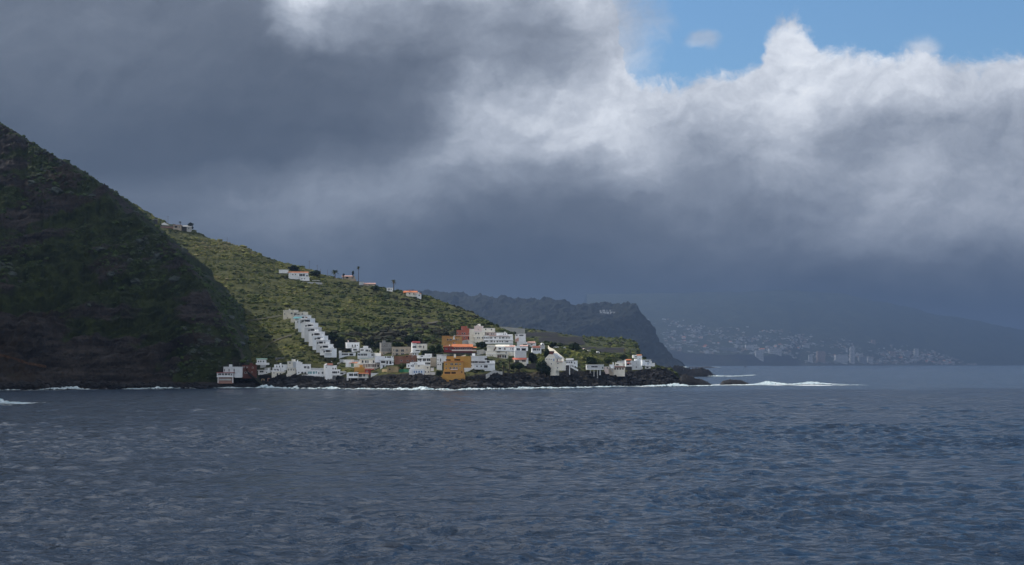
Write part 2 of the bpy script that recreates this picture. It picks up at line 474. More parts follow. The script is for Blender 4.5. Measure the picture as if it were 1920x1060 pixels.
# main hillside behind the village ----------------------------------------------------
HILL_COLS = [  # u, shoreline, top of black rock, ridge, ridge depth
 (-220, 735, 720, 240, 1560), (100, 729, 715, 300, 1540), (180, 729, 714, 347, 1520), (240, 729, 714, 380, 1490), (270, 729, 713, 399, 1470), (300, 729, 712, 417, 1450), (330, 728.5, 711, 428, 1440),
 (365, 728.5, 710, 434, 1440), (380, 728, 710, 442, 1430), (400, 728, 712, 451, 1425), (420, 728, 713, 455, 1420), (440, 728, 713, 460, 1410), (480, 728, 710, 476, 1400), (520, 728.5, 712, 492, 1390), (545, 729, 711, 497, 1385),
 (565, 729.5, 710, 503, 1380), (585, 729.5, 713, 509, 1375), (600, 729.5, 714, 515, 1370), (625, 729, 710, 521, 1365), (650, 730, 714, 525, 1360), (675, 730, 716, 531, 1355), (700, 730, 713, 537, 1350),
 (725, 731, 708, 545, 1345), (760, 731, 706, 549, 1340), (780, 731.5, 706, 553, 1340), (800, 731.5, 707, 558, 1335), (825, 732, 713, 567, 1320), (845, 732, 716, 574, 1305), (870, 731.5, 711, 582, 1285), (900, 731, 706, 596, 1250),
 (915, 731, 704, 606, 1230), (925, 731, 704, 611, 1215), (940, 730, 703, 617, 1200), (960, 730, 702, 626, 1185), (985, 729, 702, 638, 1175), (1005, 729, 702, 643, 1170), (1030, 728.5, 700, 647, 1170), (1060, 728, 700, 651, 1175), (1090, 727, 698, 656, 1185),
 (1120, 726.5, 698, 661, 1200), (1160, 725, 700, 667, 1215), (1190, 724.8, 697, 671, 1225), (1215, 724.5, 693, 681, 1215), (1235, 724.5, 692, 689, 1200), (1250, 724.3, 695, 693, 1190), (1262, 724.2, 700, 698, 1180), (1270, 724, 708, 706, 1175), (1280, 723.5, 719, 718, 1168), (1288, 723, 723, 723, 1175)]
CLIFF_COLS = [
 (-900, 760, 750, -330, 1420), (-520, 746, 738, -120, 1330), (-250, 738, 730, 52, 1230), (-100, 735, 727, 184, 1180), (0, 733, 726, 252, 1150), (30, 732.5, 725, 268, 1146), (60, 732, 725, 286, 1140), (90, 731.5, 724, 300, 1132), (120, 731, 724, 318, 1126), (150, 730.5, 723, 334, 1120),
 (180, 730.5, 722, 352, 1114), (210, 730, 721, 380, 1106), (240, 730, 721, 408, 1099), (270, 729.8, 720, 428, 1092), (300, 729.5, 720, 455, 1085), (330, 729, 720, 486, 1078), (360, 729, 719, 520, 1070), (385, 728.7, 718, 552, 1064), (400, 728.5, 717, 578, 1060), (425, 728.2, 716, 618, 1056),
 (445, 728, 716, 655, 1052), (462, 728, 716, 690, 1047), (478, 728, 717, 712, 1040), (492, 728, 724, 723, 1030)]

def build_hill():
    us = np.arange(-220, 1289.1, 1.5)
    s = Sheet(HILL_COLS, us, 26, 300, 1.15, 20, 260, 20, 1.2)
    x, y, z = s.VX, s.VY, s.VZ
    ridge_fade = np.ones_like(x)
    t = np.zeros_like(x); t[:, 1 + s.nr:-3] = np.linspace(0, 1, 300)[None]; t[:, -3:] = 1.0
    rockz = np.zeros_like(x); rockz[:, 1:1 + s.nr] = 1.0
    rockz[:, 1 + s.nr:1 + s.nr + 14] = np.linspace(1, 0, 14)[None]
    vill = np.exp(-((t - 0.12) / 0.16) ** 2) * ((us > 480) & (us < 1240))[:, None]
    terr = np.abs(((z + 0.10 * x + 6 * fbm(x / 80, y / 80, 0.2, 2)) / 8.0) % 1.0 - 0.5) * 2.2
    und = terr + fbm(x / 60, y / 60, z / 60, 4) * 6 * np.clip(t * 4, 0, 1) * np.clip(1.25 - t, 0.25, 1)
    small = fbm(x / 9, y / 9, z / 9, 5, 0.55) * 1.1
    rocky = fbm(x / 8, y / 10, z / 5, 6, 0.66, True) * 4.6 + fbm(x / 22, y / 22, z / 12, 3) * 2.6 - 1.5
    disp = (und + small) * (1 - 0.75 * vill) * (1 - rockz) + rocky * rockz
    disp[:, 0] = 0
    rk = rockz * 1.6 + 0.25 * np.exp(-((t - 0.05) / 0.05) ** 2)
    m = land_mat('hillside', (.006, .007, .009), (.022, .021, .022), (.030, .036, .012), (.068, .069, .022), (.055, .046, .030), 1.0, 0.62)
    o = s.build('hillside', m, disp, (0.12, -0.5, 0.85), {'rock': rk})
    tag(o, 'green shrubby hillside above the village with black lava shore', None, None, 'structure')
    return s

def build_cliff():
    us = np.arange(-900, 492.1, 1.5)
    us = us[us >= -700]
    s = Sheet(CLIFF_COLS, us, 18, 330, 1.0, 12, 160, 12, 9.0)
    x, y, z = s.VX, s.VY, s.VZ
    t = np.zeros_like(x); t[:, 1 + s.nr:-3] = np.linspace(0, 1, 330)[None]; t[:, -3:] = 1.0
    rockz = np.zeros_like(x); rockz[:, 1:1 + s.nr] = 1.0
    zz = z - 0.33 * x              # beds dip to the right
    led = fbm(x / 110, y / 90, zz / 15, 4, 0.55, True) * 17.0
    q = zz / 24 + 1.1 * fbm(x / 70, y / 70, z / 60, 3)
    step = (np.clip((q % 1.0) / .30, 0, 1) - (q % 1.0)) * 11.0 * np.clip(fbm(x / 90, y / 90, z / 70 + 3, 2) * 2.2 + .55, 0, 1)
    gul = fbm(x / 30, y / 60, z / 70, 4, 0.55, True) * 14.0
    sm = fbm(x / 8, y / 8, z / 6, 5, 0.6) * 2.2
    taper = np.clip((450 - us) / 110, 0.06, 1)[:, None]
    top = np.clip(1.25 - t, 0.5, 1)
    disp = ((led + gul + step) * np.clip(t * 6 + 0.2, 0, 1) * top + sm) * taper
    disp = disp + rockz * fbm(x / 7, y / 10, z / 4, 5, 0.6, True) * 2.5 * taper
    disp[:, 0] = 0
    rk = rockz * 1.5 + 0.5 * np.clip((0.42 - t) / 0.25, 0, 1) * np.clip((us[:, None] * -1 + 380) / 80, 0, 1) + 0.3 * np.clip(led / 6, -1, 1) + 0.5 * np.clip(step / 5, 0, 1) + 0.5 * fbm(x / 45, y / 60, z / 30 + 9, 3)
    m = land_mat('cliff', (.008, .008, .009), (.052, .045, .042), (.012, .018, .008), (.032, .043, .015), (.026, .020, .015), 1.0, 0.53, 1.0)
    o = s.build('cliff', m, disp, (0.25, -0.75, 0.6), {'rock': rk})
    tag(o, 'dark steep sea cliff with green patches', None, None, 'structure')
    return s

def build_plateau():
    cols = [(880, 700, 699, 620, 1650), (930, 700, 699, 612, 1660), (985, 700, 699, 617, 1690), (1020, 700, 699, 621, 1700), (1060, 700, 699, 627, 1710), (1100, 700, 699, 632, 1720), (1150, 700, 699, 634, 1730),
            (1180, 700, 699, 637, 1720), (1192, 700, 699, 642, 1690), (1197, 700, 699, 655, 1640), (1199, 700, 699, 672, 1620), (1203, 700, 699, 698, 1600)]
    us = np.arange(880, 1203.1, 1.0)
    s = Sheet(cols, us, 3, 150, 1.0, 10, 300, 30)
    # lay the shelf: its near edge lies just behind the village's right-hand slope
    n = s.py.shape[1]
    c = np.array(cols, float)
    yt = np.interp(us, c[:, 0], c[:, 3]); Yt = np.interp(us, c[:, 0], c[:, 4])
    tt = np.linspace(0, 1, n)
    s.py = 690 + (yt[:, None] - 690) * tt[None]
    s.Y = 1260 + (Yt[:, None] - 1260) * (tt ** 1.5)[None]
    s.X = (us[:, None] - 960) / F * s.Y; s.Z = CAMH + (HOR - s.py) / F * s.Y
    s.VX[:, 1:-3], s.VY[:, 1:-3], s.VZ[:, 1:-3] = s.X, s.Y, s.Z
    s.VX[:, 0] = s.X[:, 0]; s.VY[:, 0] = s.Y[:, 0] - 20; s.VZ[:, 0] = -5
    for j, (b, dz) in enumerate(((20, 1), (90, 6), (300, 22))):
        s.VX[:, -3 + j] = s.X[:, -1]; s.VY[:, -3 + j] = s.Y[:, -1] + b; s.VZ[:, -3 + j] = s.Z[:, -1] - dz
    x, y, z = s.VX, s.VY, s.VZ
    disp = fbm(x / 14, y / 14, z / 14, 5, 0.55) * 1.8
    m = land_mat('plateau', (.012, .013, .014), (.028, .028, .028), (.028, .034, .015), (.055, .060, .026), (.040, .036, .026), 1.0, 0.75)
    rk = np.zeros_like(x); rk[us > 1193] = 1.2
    # the end of the shelf drops as a rock wall
    o = s.build('plateau', m, disp, (0, -0.3, 0.95), {'rock': rk})
    tag(o, 'low farmed coastal shelf behind the village ending in a cliff', None, None, 'structure')
    return s

def build_headland():
    top = [(560, 545, 6900), (700, 548, 6900), (780, 551, 6900), (820, 553, 6900), (860, 557, 6900), (900, 558, 6800), (930, 566, 6700), (950, 563, 6700), (1000, 566, 6600), (1040, 571, 6500), (1080, 574, 6500), (1120, 575, 6450), (1150, 575, 6400), (1175, 577, 6300),
           (1192, 583, 6250), (1205, 593, 6220), (1216, 604, 6200), (1226, 616, 6190), (1232, 630, 6180), (1236, 641, 6170), (1246, 652, 6150), (1256, 662, 6130), (1262, 672, 6110), (1273, 675, 6080), (1280, 680, 6060), (1287, 689.6, 6020)]
    cols = [(u, 690, 689, v, Y) for u, v, Y in top]
    us = np.arange(560, 1287.1, 1.5)
    s = Sheet(cols, us, 3, 150, 1.0, 20, 1500, 60)
    c = np.array(top, float)
    yt = np.interp(us, c[:, 0], c[:, 1]); Yt = np.interp(us, c[:, 0], c[:, 2])
    n = s.py.shape[1]; tt = np.linspace(0, 1, n)
    # steep sea cliff first, then the gentler terrace land above it
    edge = np.interp(us, [560, 900, 1080, 1180, 1287], [662, 650, 625, 600, 690])
    edge = np.maximum(edge, yt + 1)
    kf = 0.45
    a = np.clip(tt / kf, 0, 1)[None]; b_ = np.clip((tt - kf) / (1 - kf), 0, 1)[None]
    s.py = 690 + (edge[:, None] - 690) * a + (yt - edge)[:, None] * b_
    s.Y = 6000 + 160 * a + (Yt[:, None] - 6160) * b_ ** 1.1
    s.Y = np.maximum.accumulate(s.Y, 1)
    s.X = (us[:, None] - 960) / F * s.Y; s.Z = CAMH + (HOR - s.py) / F * s.Y
    s.VX[:, 1:-3], s.VY[:, 1:-3], s.VZ[:, 1:-3] = s.X, s.Y, s.Z
    s.VX[:, 0] = s.X[:, 0]; s.VY[:, 0] = 5950; s.VZ[:, 0] = -20
    for j, (bk, dz) in enumerate(((60, 3), (400, 15), (1500, 60))):
        s.VX[:, -3 + j] = s.X[:, -1]; s.VY[:, -3 + j] = s.Y[:, -1] + bk; s.VZ[:, -3 + j] = s.Z[:, -1] - dz
    x, y, z = s.VX, s.VY, s.VZ
    fade = np.clip((us[-1] - us) / 60, 0.1, 1)[:, None]
    disp = (fbm(x / 260, y / 300, z / 90, 5, 0.6, True) * 52 + fbm(x / 60, y / 60, z / 40, 4, 0.6, True) * 18) * fade
    disp[:, -4:] *= 0.3
    m = land_mat('headland', (.010, .011, .014), (.026, .026, .027), (.009, .011, .010), (.017, .020, .014), (.030, .026, .021), 0.12, 0.6, 1.0)
    rk = np.zeros_like(x); rk[:, 1:-3] = (0.3 * (1 - b_))
    o = s.build('headland', m, disp, (0.1, -0.7, 0.7), {'rock': rk})
    tag(o, 'dark hazy headland with a tall sea cliff', None, None, 'structure')
    return s

def build_far_coast():
    top = [(1100, 552, 15200), (1250, 550, 15200), (1400, 546, 15000), (1500, 545, 14900), (1580, 551, 14700), (1650, 565, 14400), (1750, 588, 14000), (1850, 606, 13600), (1930, 622, 13300), (2030, 642, 12900), (2120, 665, 12500), (2200, 684, 12100)]
    us = np.arange(1100, 2200.1, 2.5)
    cols = [(u, 686, 685.5, v, Y) for u, v, Y in top]
    s = Sheet(cols, us, 3, 150, 1.0, 20, 3000, 200)
    c = np.array(top, float)
    yt = np.interp(us, c[:, 0], c[:, 1]); Yt = np.interp(us, c[:, 0], c[:, 2])
    n = s.py.shape[1]; tt = np.linspace(0, 1, n)
    base = np.full_like(us, 686.0)
    edge = np.interp(us, [1100, 1240, 1330, 1480, 1500, 1800, 1830, 2200], [655, 656, 664, 668, 682, 684, 685.3, 685.3])
    edge = np.maximum(edge, yt + 0.2)
    kf = 0.2
    a = np.clip(tt / kf, 0, 1)[None]; b_ = np.clip((tt - kf) / (1 - kf), 0, 1)[None]
    s.py = base[:, None] + (edge - base)[:, None] * a + (yt - edge)[:, None] * b_
    rec = (7500 * (np.clip(us - 1250, 0, 999) / 950.0) ** 1.8)[:, None]
    base = HOR + 48000.0 / (12000 + rec[:, 0]); s.py = base[:, None] + (np.minimum(edge, base - .1) - base)[:, None] * a + (yt - np.minimum(edge, base - .1))[:, None] * b_
    s.Y = 12000 + 120 * a + (Yt[:, None] - 12120) * b_ + rec
    s.Y = np.maximum.accumulate(s.Y, 1)
    s.X = (us[:, None] - 960) / F * s.Y; s.Z = CAMH + (HOR - s.py) / F * s.Y
    s.VX[:, 1:-3], s.VY[:, 1:-3], s.VZ[:, 1:-3] = s.X, s.Y, s.Z
    s.VX[:, 0] = s.X[:, 0]; s.VY[:, 0] = s.Y[:, 0] - 50; s.VZ[:, 0] = -20
    for j, (bk, dz) in enumerate(((60, 3), (900, 80), (3000, 300))):
        s.VX[:, -3 + j] = s.X[:, -1]; s.VY[:, -3 + j] = s.Y[:, -1] + bk; s.VZ[:, -3 + j] = s.Z[:, -1] - dz
    x, y, z = s.VX, s.VY, s.VZ
    disp = fbm(x / 500, y / 500, z / 300, 5, 0.55) * 25 * np.clip((s.VZ - 20) / 60, 0, 1)
    m = land_mat('far_coast', (.020, .022, .022), (.045, .045, .042), (.020, .028, .018), (.040, .048, .026), (.050, .046, .036), 0.06, 0.7, 1.0)
    rk = np.zeros_like(x); rk[:, 1:-3] = 0.8 * (a < 1)
    o = s.build('far_coast', m, disp, (0, -0.3, 1), {'rock': rk})
    tag(o, 'far hazy mountain slope running down to the sea', None, None, 'structure')
    return s

HILL = build_hill()
CLIFF = build_cliff()
PLATEAU = build_plateau()
HEAD = build_headland()
FAR = build_far_coast()
build_sea()

# ------------------------------------------------------------------ air
def build_haze():
    x0, x1, y0, y1, z0, z1 = -9000, 18000, -3000, 30000, -40, 760
    v = [(x, y, z) for x in (x0, x1) for y in (y0, y1) for z in (z0, z1)]
    f = [(0, 1, 3, 2), (4, 6, 7, 5), (0, 4, 5, 1), (2, 3, 7, 6), (0, 2, 6, 4), (1, 5, 7, 3)]
    m = bpy.data.materials.new('haze'); m.use_nodes = True
    nt = m.node_tree; nt.nodes.clear()
    pv = nt.nodes.new('ShaderNodeVolumePrincipled')
    pv.inputs['Color'].default_value = (.32, .45, .68, 1)
    pv.inputs['Density'].default_value = 0.96e-4
    pv.inputs['Anisotropy'].default_value = 0.72
    out = nt.nodes.new('ShaderNodeOutputMaterial')
    nt.links.new(pv.outputs[0], out.inputs['Volume'])
    o = link('haze', make_mesh('haze', v, f, m))
    tag(o, 'blue sea haze', None, None, 'stuff')
build_haze()


# ------------------------------------------------------------------ unseen cloud added out of view, shaped to shade the cliff and near water
def build_shade_cloud():
    rng = np.random.default_rng(17)
    H = 1500.0
    sh = H / math.tan(SUN_EL)
    ox, oy = math.sin(SUN_AZ) * sh, math.cos(SUN_AZ) * sh
    def shaded(x, y):
        w = 18 * fbm(x / 90, y / 90, 5.5, 3)
        if x > 150: return y < 1010 + 9 * w and x < 1250
        if y < 905 + w: return True
        if x > -172: return False
        if y < 915 + w: return True
        if y < 1085 + w: return x < -172 + w * .6
        return x < -330 + w and y < 1500
    bv, bf = ICO2C
    V, Fc = [], []
    n = 0
    for gx in np.arange(-1300, 1500, 58):
        for gy in np.arange(-500, 2600, 58):
            x, y = gx + rng.uniform(-16, 16), gy + rng.uniform(-16, 16)
            if not shaded(x, y): continue
            deep = shaded(x + 70, y + 70) and shaded(x - 70, y + 70) and shaded(x + 80, y)
            r = rng.uniform(48, 66) if deep else rng.uniform(26, 44)
            q = bv * (1 + .16 * rng.normal(size=(len(bv), 1)).clip(-1.5, 1.5)) * np.array([r, r, r * rng.uniform(.6, 1.1)])
            V.append(q + np.array([x + ox, y + oy, H + rng.uniform(-30, 50)])); Fc.append(bf + n * len(bv)); n += 1
    m, k, b = material('shade_cloud', 1.0, 0.0)
    b.inputs['Base Color'].default_value = (.70, .76, .84, 1)
    o = link('cloud', make_mesh('cloud', np.concatenate(V), np.concatenate(Fc), m, True))
    tag(o, 'grey low cloud added out of view to shade the cliff and near water', 'cloud', None, 'stuff')
def _ico_c():
    import bmesh
    bm = bmesh.new(); bmesh.ops.create_icosphere(bm, subdivisions=2, radius=1.0)
    v = np.array([q.co[:] for q in bm.verts]); f = np.array([[l.index for l in q.verts] for q in bm.faces]); bm.free()
    return v, f
ICO2C = _ico_c()
build_shade_cloud()

# ------------------------------------------------------------------ shrub cover
def ico(sub):
    import bmesh
    bm = bmesh.new(); bmesh.ops.create_icosphere(bm, subdivisions=sub, radius=1.0)
    v = np.array([q.co[:] for q in bm.verts]); f = np.array([[l.index for l in q.verts] for q in bm.faces])
    bm.free(); return v, f
ICO0 = ico(1)
ICO1 = ico(2)   # 42 verts
ICO2 = ico(3)

def shrub_material(name, stops):
    m, k, b = material(name, 0.9, 0.1)
    t = k.n('ShaderNodeAttribute', attribute_name='tint').outputs['Fac']
    n = k.noise(wpos(k), 1.3, 4, 0.7)
    t = k.m('ADD', t, k.m('MULTIPLY', k.m('SUBTRACT', n, 0.5), 0.35))
    k.put(b.inputs['Base Color'], k.ramp(t, stops))
    return m
SHRUB = shrub_material('shrub_leaves', [(0.0, (.016, .017, .013)), (0.15, (.028, .026, .019)), (0.32, (.020, .030, .012)), (0.52, (.044, .058, .016)), (0.72, (.092, .102, .026)), (0.88, (.145, .145, .042)), (1.0, (.17, .15, .075))])
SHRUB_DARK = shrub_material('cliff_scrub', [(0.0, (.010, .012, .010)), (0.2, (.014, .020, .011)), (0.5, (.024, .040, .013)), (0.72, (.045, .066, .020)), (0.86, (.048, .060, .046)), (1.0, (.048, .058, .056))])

def shrub_mesh(pos, rad, tint, rng, flat=0.72):
    vs, fs, ts = [], [], []
    NV = 8
    bv, bf = ICO0 if rad.max() < 0.95 else ICO1
    var = []
    for i in range(NV):
        r = 1 + 0.42 * rng.normal(size=len(bv)).clip(-1.3, 1.6) * 0.6
        q = bv * r[:, None]; q[:, 2] *= flat; q[:, 2] += 0.2
        var.append(q)
    var = np.array(var)
    small = rad < 0.95
    if small.any() and not small.all():
        a = shrub_mesh(pos[~small], rad[~small], tint[~small], rng, flat); b = shrub_mesh(pos[small], rad[small], tint[small], rng, flat)
        return np.concatenate([a[0], b[0]]), np.concatenate([a[1], b[1] + len(a[0])]), np.concatenate([a[2], b[2]])
    n = len(pos)
    w = rng.integers(0, NV, n); a = rng.uniform(0, 6.28, n)
    q = var[w]
    sx = rng.uniform(.8, 1.35, n)
    x = (q[..., 0] * np.cos(a)[:, None] - q[..., 1] * np.sin(a)[:, None]) * (rad * sx)[:, None]
    y = (q[..., 0] * np.sin(a)[:, None] + q[..., 1] * np.cos(a)[:, None]) * rad[:, None]
    z = q[..., 2] * (rad * rng.uniform(.7, 1.15, n))[:, None]
    v = np.stack([x, y, z], -1) + pos[:, None, :]
    f = bf[None] + (np.arange(n) * len(bv))[:, None, None]
    t = np.repeat(tint, len(bv)) + rng.normal(0, 0.07, n * len(bv))
    return v.reshape(-1, 3), f.reshape(-1, 3), t

def scatter(sheet, n, rng, s0=0, s1=None):
    """area-weighted random points on a land sheet; returns positions, column pixel, row fraction"""
    V = sheet.V[:, 1 + sheet.nr:]
    A = np.linalg.norm(np.cross(V[1:, :-1] - V[:-1, :-1], V[:-1, 1:] - V[:-1, :-1]), axis=-1)
    c = np.cumsum(A.ravel()); k = np.searchsorted(c, rng.uniform(0, c[-1], n))
    i, j = np.unravel_index(k, A.shape)
    fu, fs = rng.uniform(size=(2, n, 1))
    P = V[i, j] * (1 - fu) * (1 - fs) + V[i + 1, j] * fu * (1 - fs) + V[i, j + 1] * (1 - fu) * fs + V[i + 1, j + 1] * fu * fs
    return P, sheet.us[i], j / A.shape[1]

def pix(P):
    return 960 + F * P[:, 0] / P[:, 1], HOR - F * (P[:, 2] - CAMH) / P[:, 1]

KEEP_CLEAR = []     # (u0, u1, v0, v1, depth) boxes taken by buildings and lanes
PATHS = [([(497, 655), (505, 645), (515, 640), (530, 634), (548, 629)], 1.8), ([(440, 607), (480, 600), (510, 596), (530, 592)], 1.2),
         ([(800, 607), (812, 606), (822, 604)], 2.5), ([(905, 597), (915, 593)], 2.0)]
def path_dist(u, v):
    d = np.full(len(u), 99.0)
    for pts, w in PATHS:
        for (a, b), (c, e) in zip(pts[:-1], pts[1:]):
            t = np.clip(((u - a) * (c - a) + (v - b) * (e - b)) / ((c - a) ** 2 + (e - b) ** 2), 0, 1)
            d = np.minimum(d, np.hypot(u - a - t * (c - a), v - b - t * (e - b)) - w)
    return d

def clear_mask(P):
    u, v = pix(P)
    ok = path_dist(u, v) > 0
    for (a, b, c, e, Y) in KEEP_CLEAR:
        ok &= ~((u > a) & (u < b) & (v > c - 2) & (v < e + 2.5) & (P[:, 1] < Y + 14) & (P[:, 1] > Y - 16))
    return ok

def build_shrubs():
    rng = np.random.default_rng(11)
    P, u, t = scatter(HILL, 105000, rng)
    ok = (t > 0.035) & (u > 150) & (P[:, 2] > 5)
    ok &= clear_mask(P)
    big = fbm(P[:, 0] / 55, P[:, 1] / 55, 0.3, 4)
    mid = 0.6 * fbm(P[:, 0] / 14, P[:, 1] / 14, 4.3, 3) + 0.7 * fbm(P[:, 0] / 38, P[:, 1] / 60, (P[:, 2] + .1 * P[:, 0]) / 4.5, 3)
    ok &= (mid + big * 0.5 + rng.normal(0, .2, len(P)) > -0.22)
    ph = ((P[:, 2] + .10 * P[:, 0] + 5 * fbm(P[:, 0] / 80, P[:, 1] / 80, 0.2, 2)) / 8.0) % 1.0
    ok &= (np.abs(ph - .5) < .40) | (rng.uniform(size=len(P)) < .35)
    P, u, t, big, mid = P[ok], u[ok], t[ok], big[ok], mid[ok]
    sunlit_tint = np.exp(-((u - 430) / 190) ** 2) * np.clip(t * 1.4, 0, 1)  # brightness of the sunlit slope put into the shrub colour
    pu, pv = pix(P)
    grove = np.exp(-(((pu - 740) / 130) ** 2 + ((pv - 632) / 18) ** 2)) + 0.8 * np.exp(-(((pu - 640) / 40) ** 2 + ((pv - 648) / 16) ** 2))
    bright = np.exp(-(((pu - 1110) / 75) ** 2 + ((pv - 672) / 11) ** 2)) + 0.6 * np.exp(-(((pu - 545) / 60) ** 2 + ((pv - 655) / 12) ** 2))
    tint = 0.37 + 0.32 * sunlit_tint + 0.52 * mid + 0.50 * big - 0.28 * np.clip(grove, 0, 1) + 0.22 * bright + rng.normal(0, .085, len(P))
    rad = np.exp(rng.normal(-0.40, 0.55, len(P))).clip(.35, 3.6) * (1 + 0.5 * np.clip(grove, 0, 1))
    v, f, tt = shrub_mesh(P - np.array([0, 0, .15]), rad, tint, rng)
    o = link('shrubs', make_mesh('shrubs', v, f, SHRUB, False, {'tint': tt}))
    tag(o, 'green and brown shrubs covering the hillside', 'shrubs', None, 'stuff')
    # steep cliff on the left
    P, u, t = scatter(CLIFF, 46000, rng)
    big = fbm(P[:, 0] / 50, P[:, 1] / 50, P[:, 2] / 40, 4)
    mid = fbm(P[:, 0] / 12, P[:, 1] / 12, P[:, 2] / 9, 3)
    pu, pv = pix(P)
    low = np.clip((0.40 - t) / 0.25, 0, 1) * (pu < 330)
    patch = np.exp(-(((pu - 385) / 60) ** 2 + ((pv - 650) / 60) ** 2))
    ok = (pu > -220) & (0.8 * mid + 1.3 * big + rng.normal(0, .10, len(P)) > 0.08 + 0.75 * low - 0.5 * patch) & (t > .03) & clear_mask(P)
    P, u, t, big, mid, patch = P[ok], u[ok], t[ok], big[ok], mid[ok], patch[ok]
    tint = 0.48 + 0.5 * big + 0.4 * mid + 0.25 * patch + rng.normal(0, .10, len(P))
    rad = np.exp(rng.normal(-0.25, 0.45, len(P))).clip(.4, 2.6)
    grey = rng.uniform(size=len(P)) < 0.010
    tint[grey] = 0.97; rad[grey] = rng.uniform(1.6, 3.2, grey.sum())
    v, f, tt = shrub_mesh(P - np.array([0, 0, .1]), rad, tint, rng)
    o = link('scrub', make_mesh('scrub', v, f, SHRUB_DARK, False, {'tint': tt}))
    tag(o, 'dark scrub and grey bushes clinging to the cliff', 'scrub', None, 'stuff')
    # shelf beyond the village
    P, u, t = scatter(PLATEAU, 6000, rng)
    pu, pv = pix(P)
    ok = (t > .02) & clear_mask(P) & (fbm(P[:, 0] / 30, P[:, 1] / 60, 1.3, 3) + rng.normal(0, .2, len(P)) > -.15)
    for (a, b, c, e) in FIELDS_PX:
        ok &= ~((pu > a - 1) & (pu < b + 1) & (pv > c - 1) & (pv < e + 2.5))
    P, u = P[ok], u[ok]
    tint = 0.5 + 0.5 * fbm(P[:, 0] / 25, P[:, 1] / 50, 7.3, 3) + rng.normal(0, .14, len(P))
    rad = np.exp(rng.normal(0.15, 0.4, len(P))).clip(.6, 3.2)
    v, f, tt = shrub_mesh(P - np.array([0, 0, .15]), rad, tint, rng)
    o = link('undergrowth', make_mesh('undergrowth', v, f, SHRUB, False, {'tint': tt}))
    tag(o, 'low green plants on the coastal shelf', 'undergrowth', None, 'stuff')

FIELDS_PX = [(986, 1046, 623.5, 631), (1010, 1092, 631.5, 640), (1042, 1096, 640.5, 646.5), (1088, 1118, 651, 656), (1118, 1170, 652.5, 663), (1012, 1040, 640, 645)]

# ------------------------------------------------------------------ black lava boulders on the shore and the reefs
def rock_material():
    m, k, b = material('lava_rock', 0.8, 0.3)
    p = wpos(k)
    n = k.noise(p, 0.5, 7, 0.65); n2 = k.noise(p, 0.07, 5, 0.6)
    c = k.ramp(n, [(0.35, (.005, .006, .008)), (0.55, (.012, .012, .014)), (0.75, (.040, .036, .035))])
    k.put(b.inputs['Base Color'], k.mix(k.m('MULTIPLY', k.sstep(n2, .52, .72), .5), c, (.036, .029, .025)))
    bp = k.n('ShaderNodeBump'); bp.inputs['Strength'].default_value = .8; bp.inputs['Distance'].default_value = .6
    k.put(bp.inputs['Height'], n); m.node_tree.links.new(bp.outputs[0], b.inputs['Normal'])
    return m
ROCKM = rock_material()

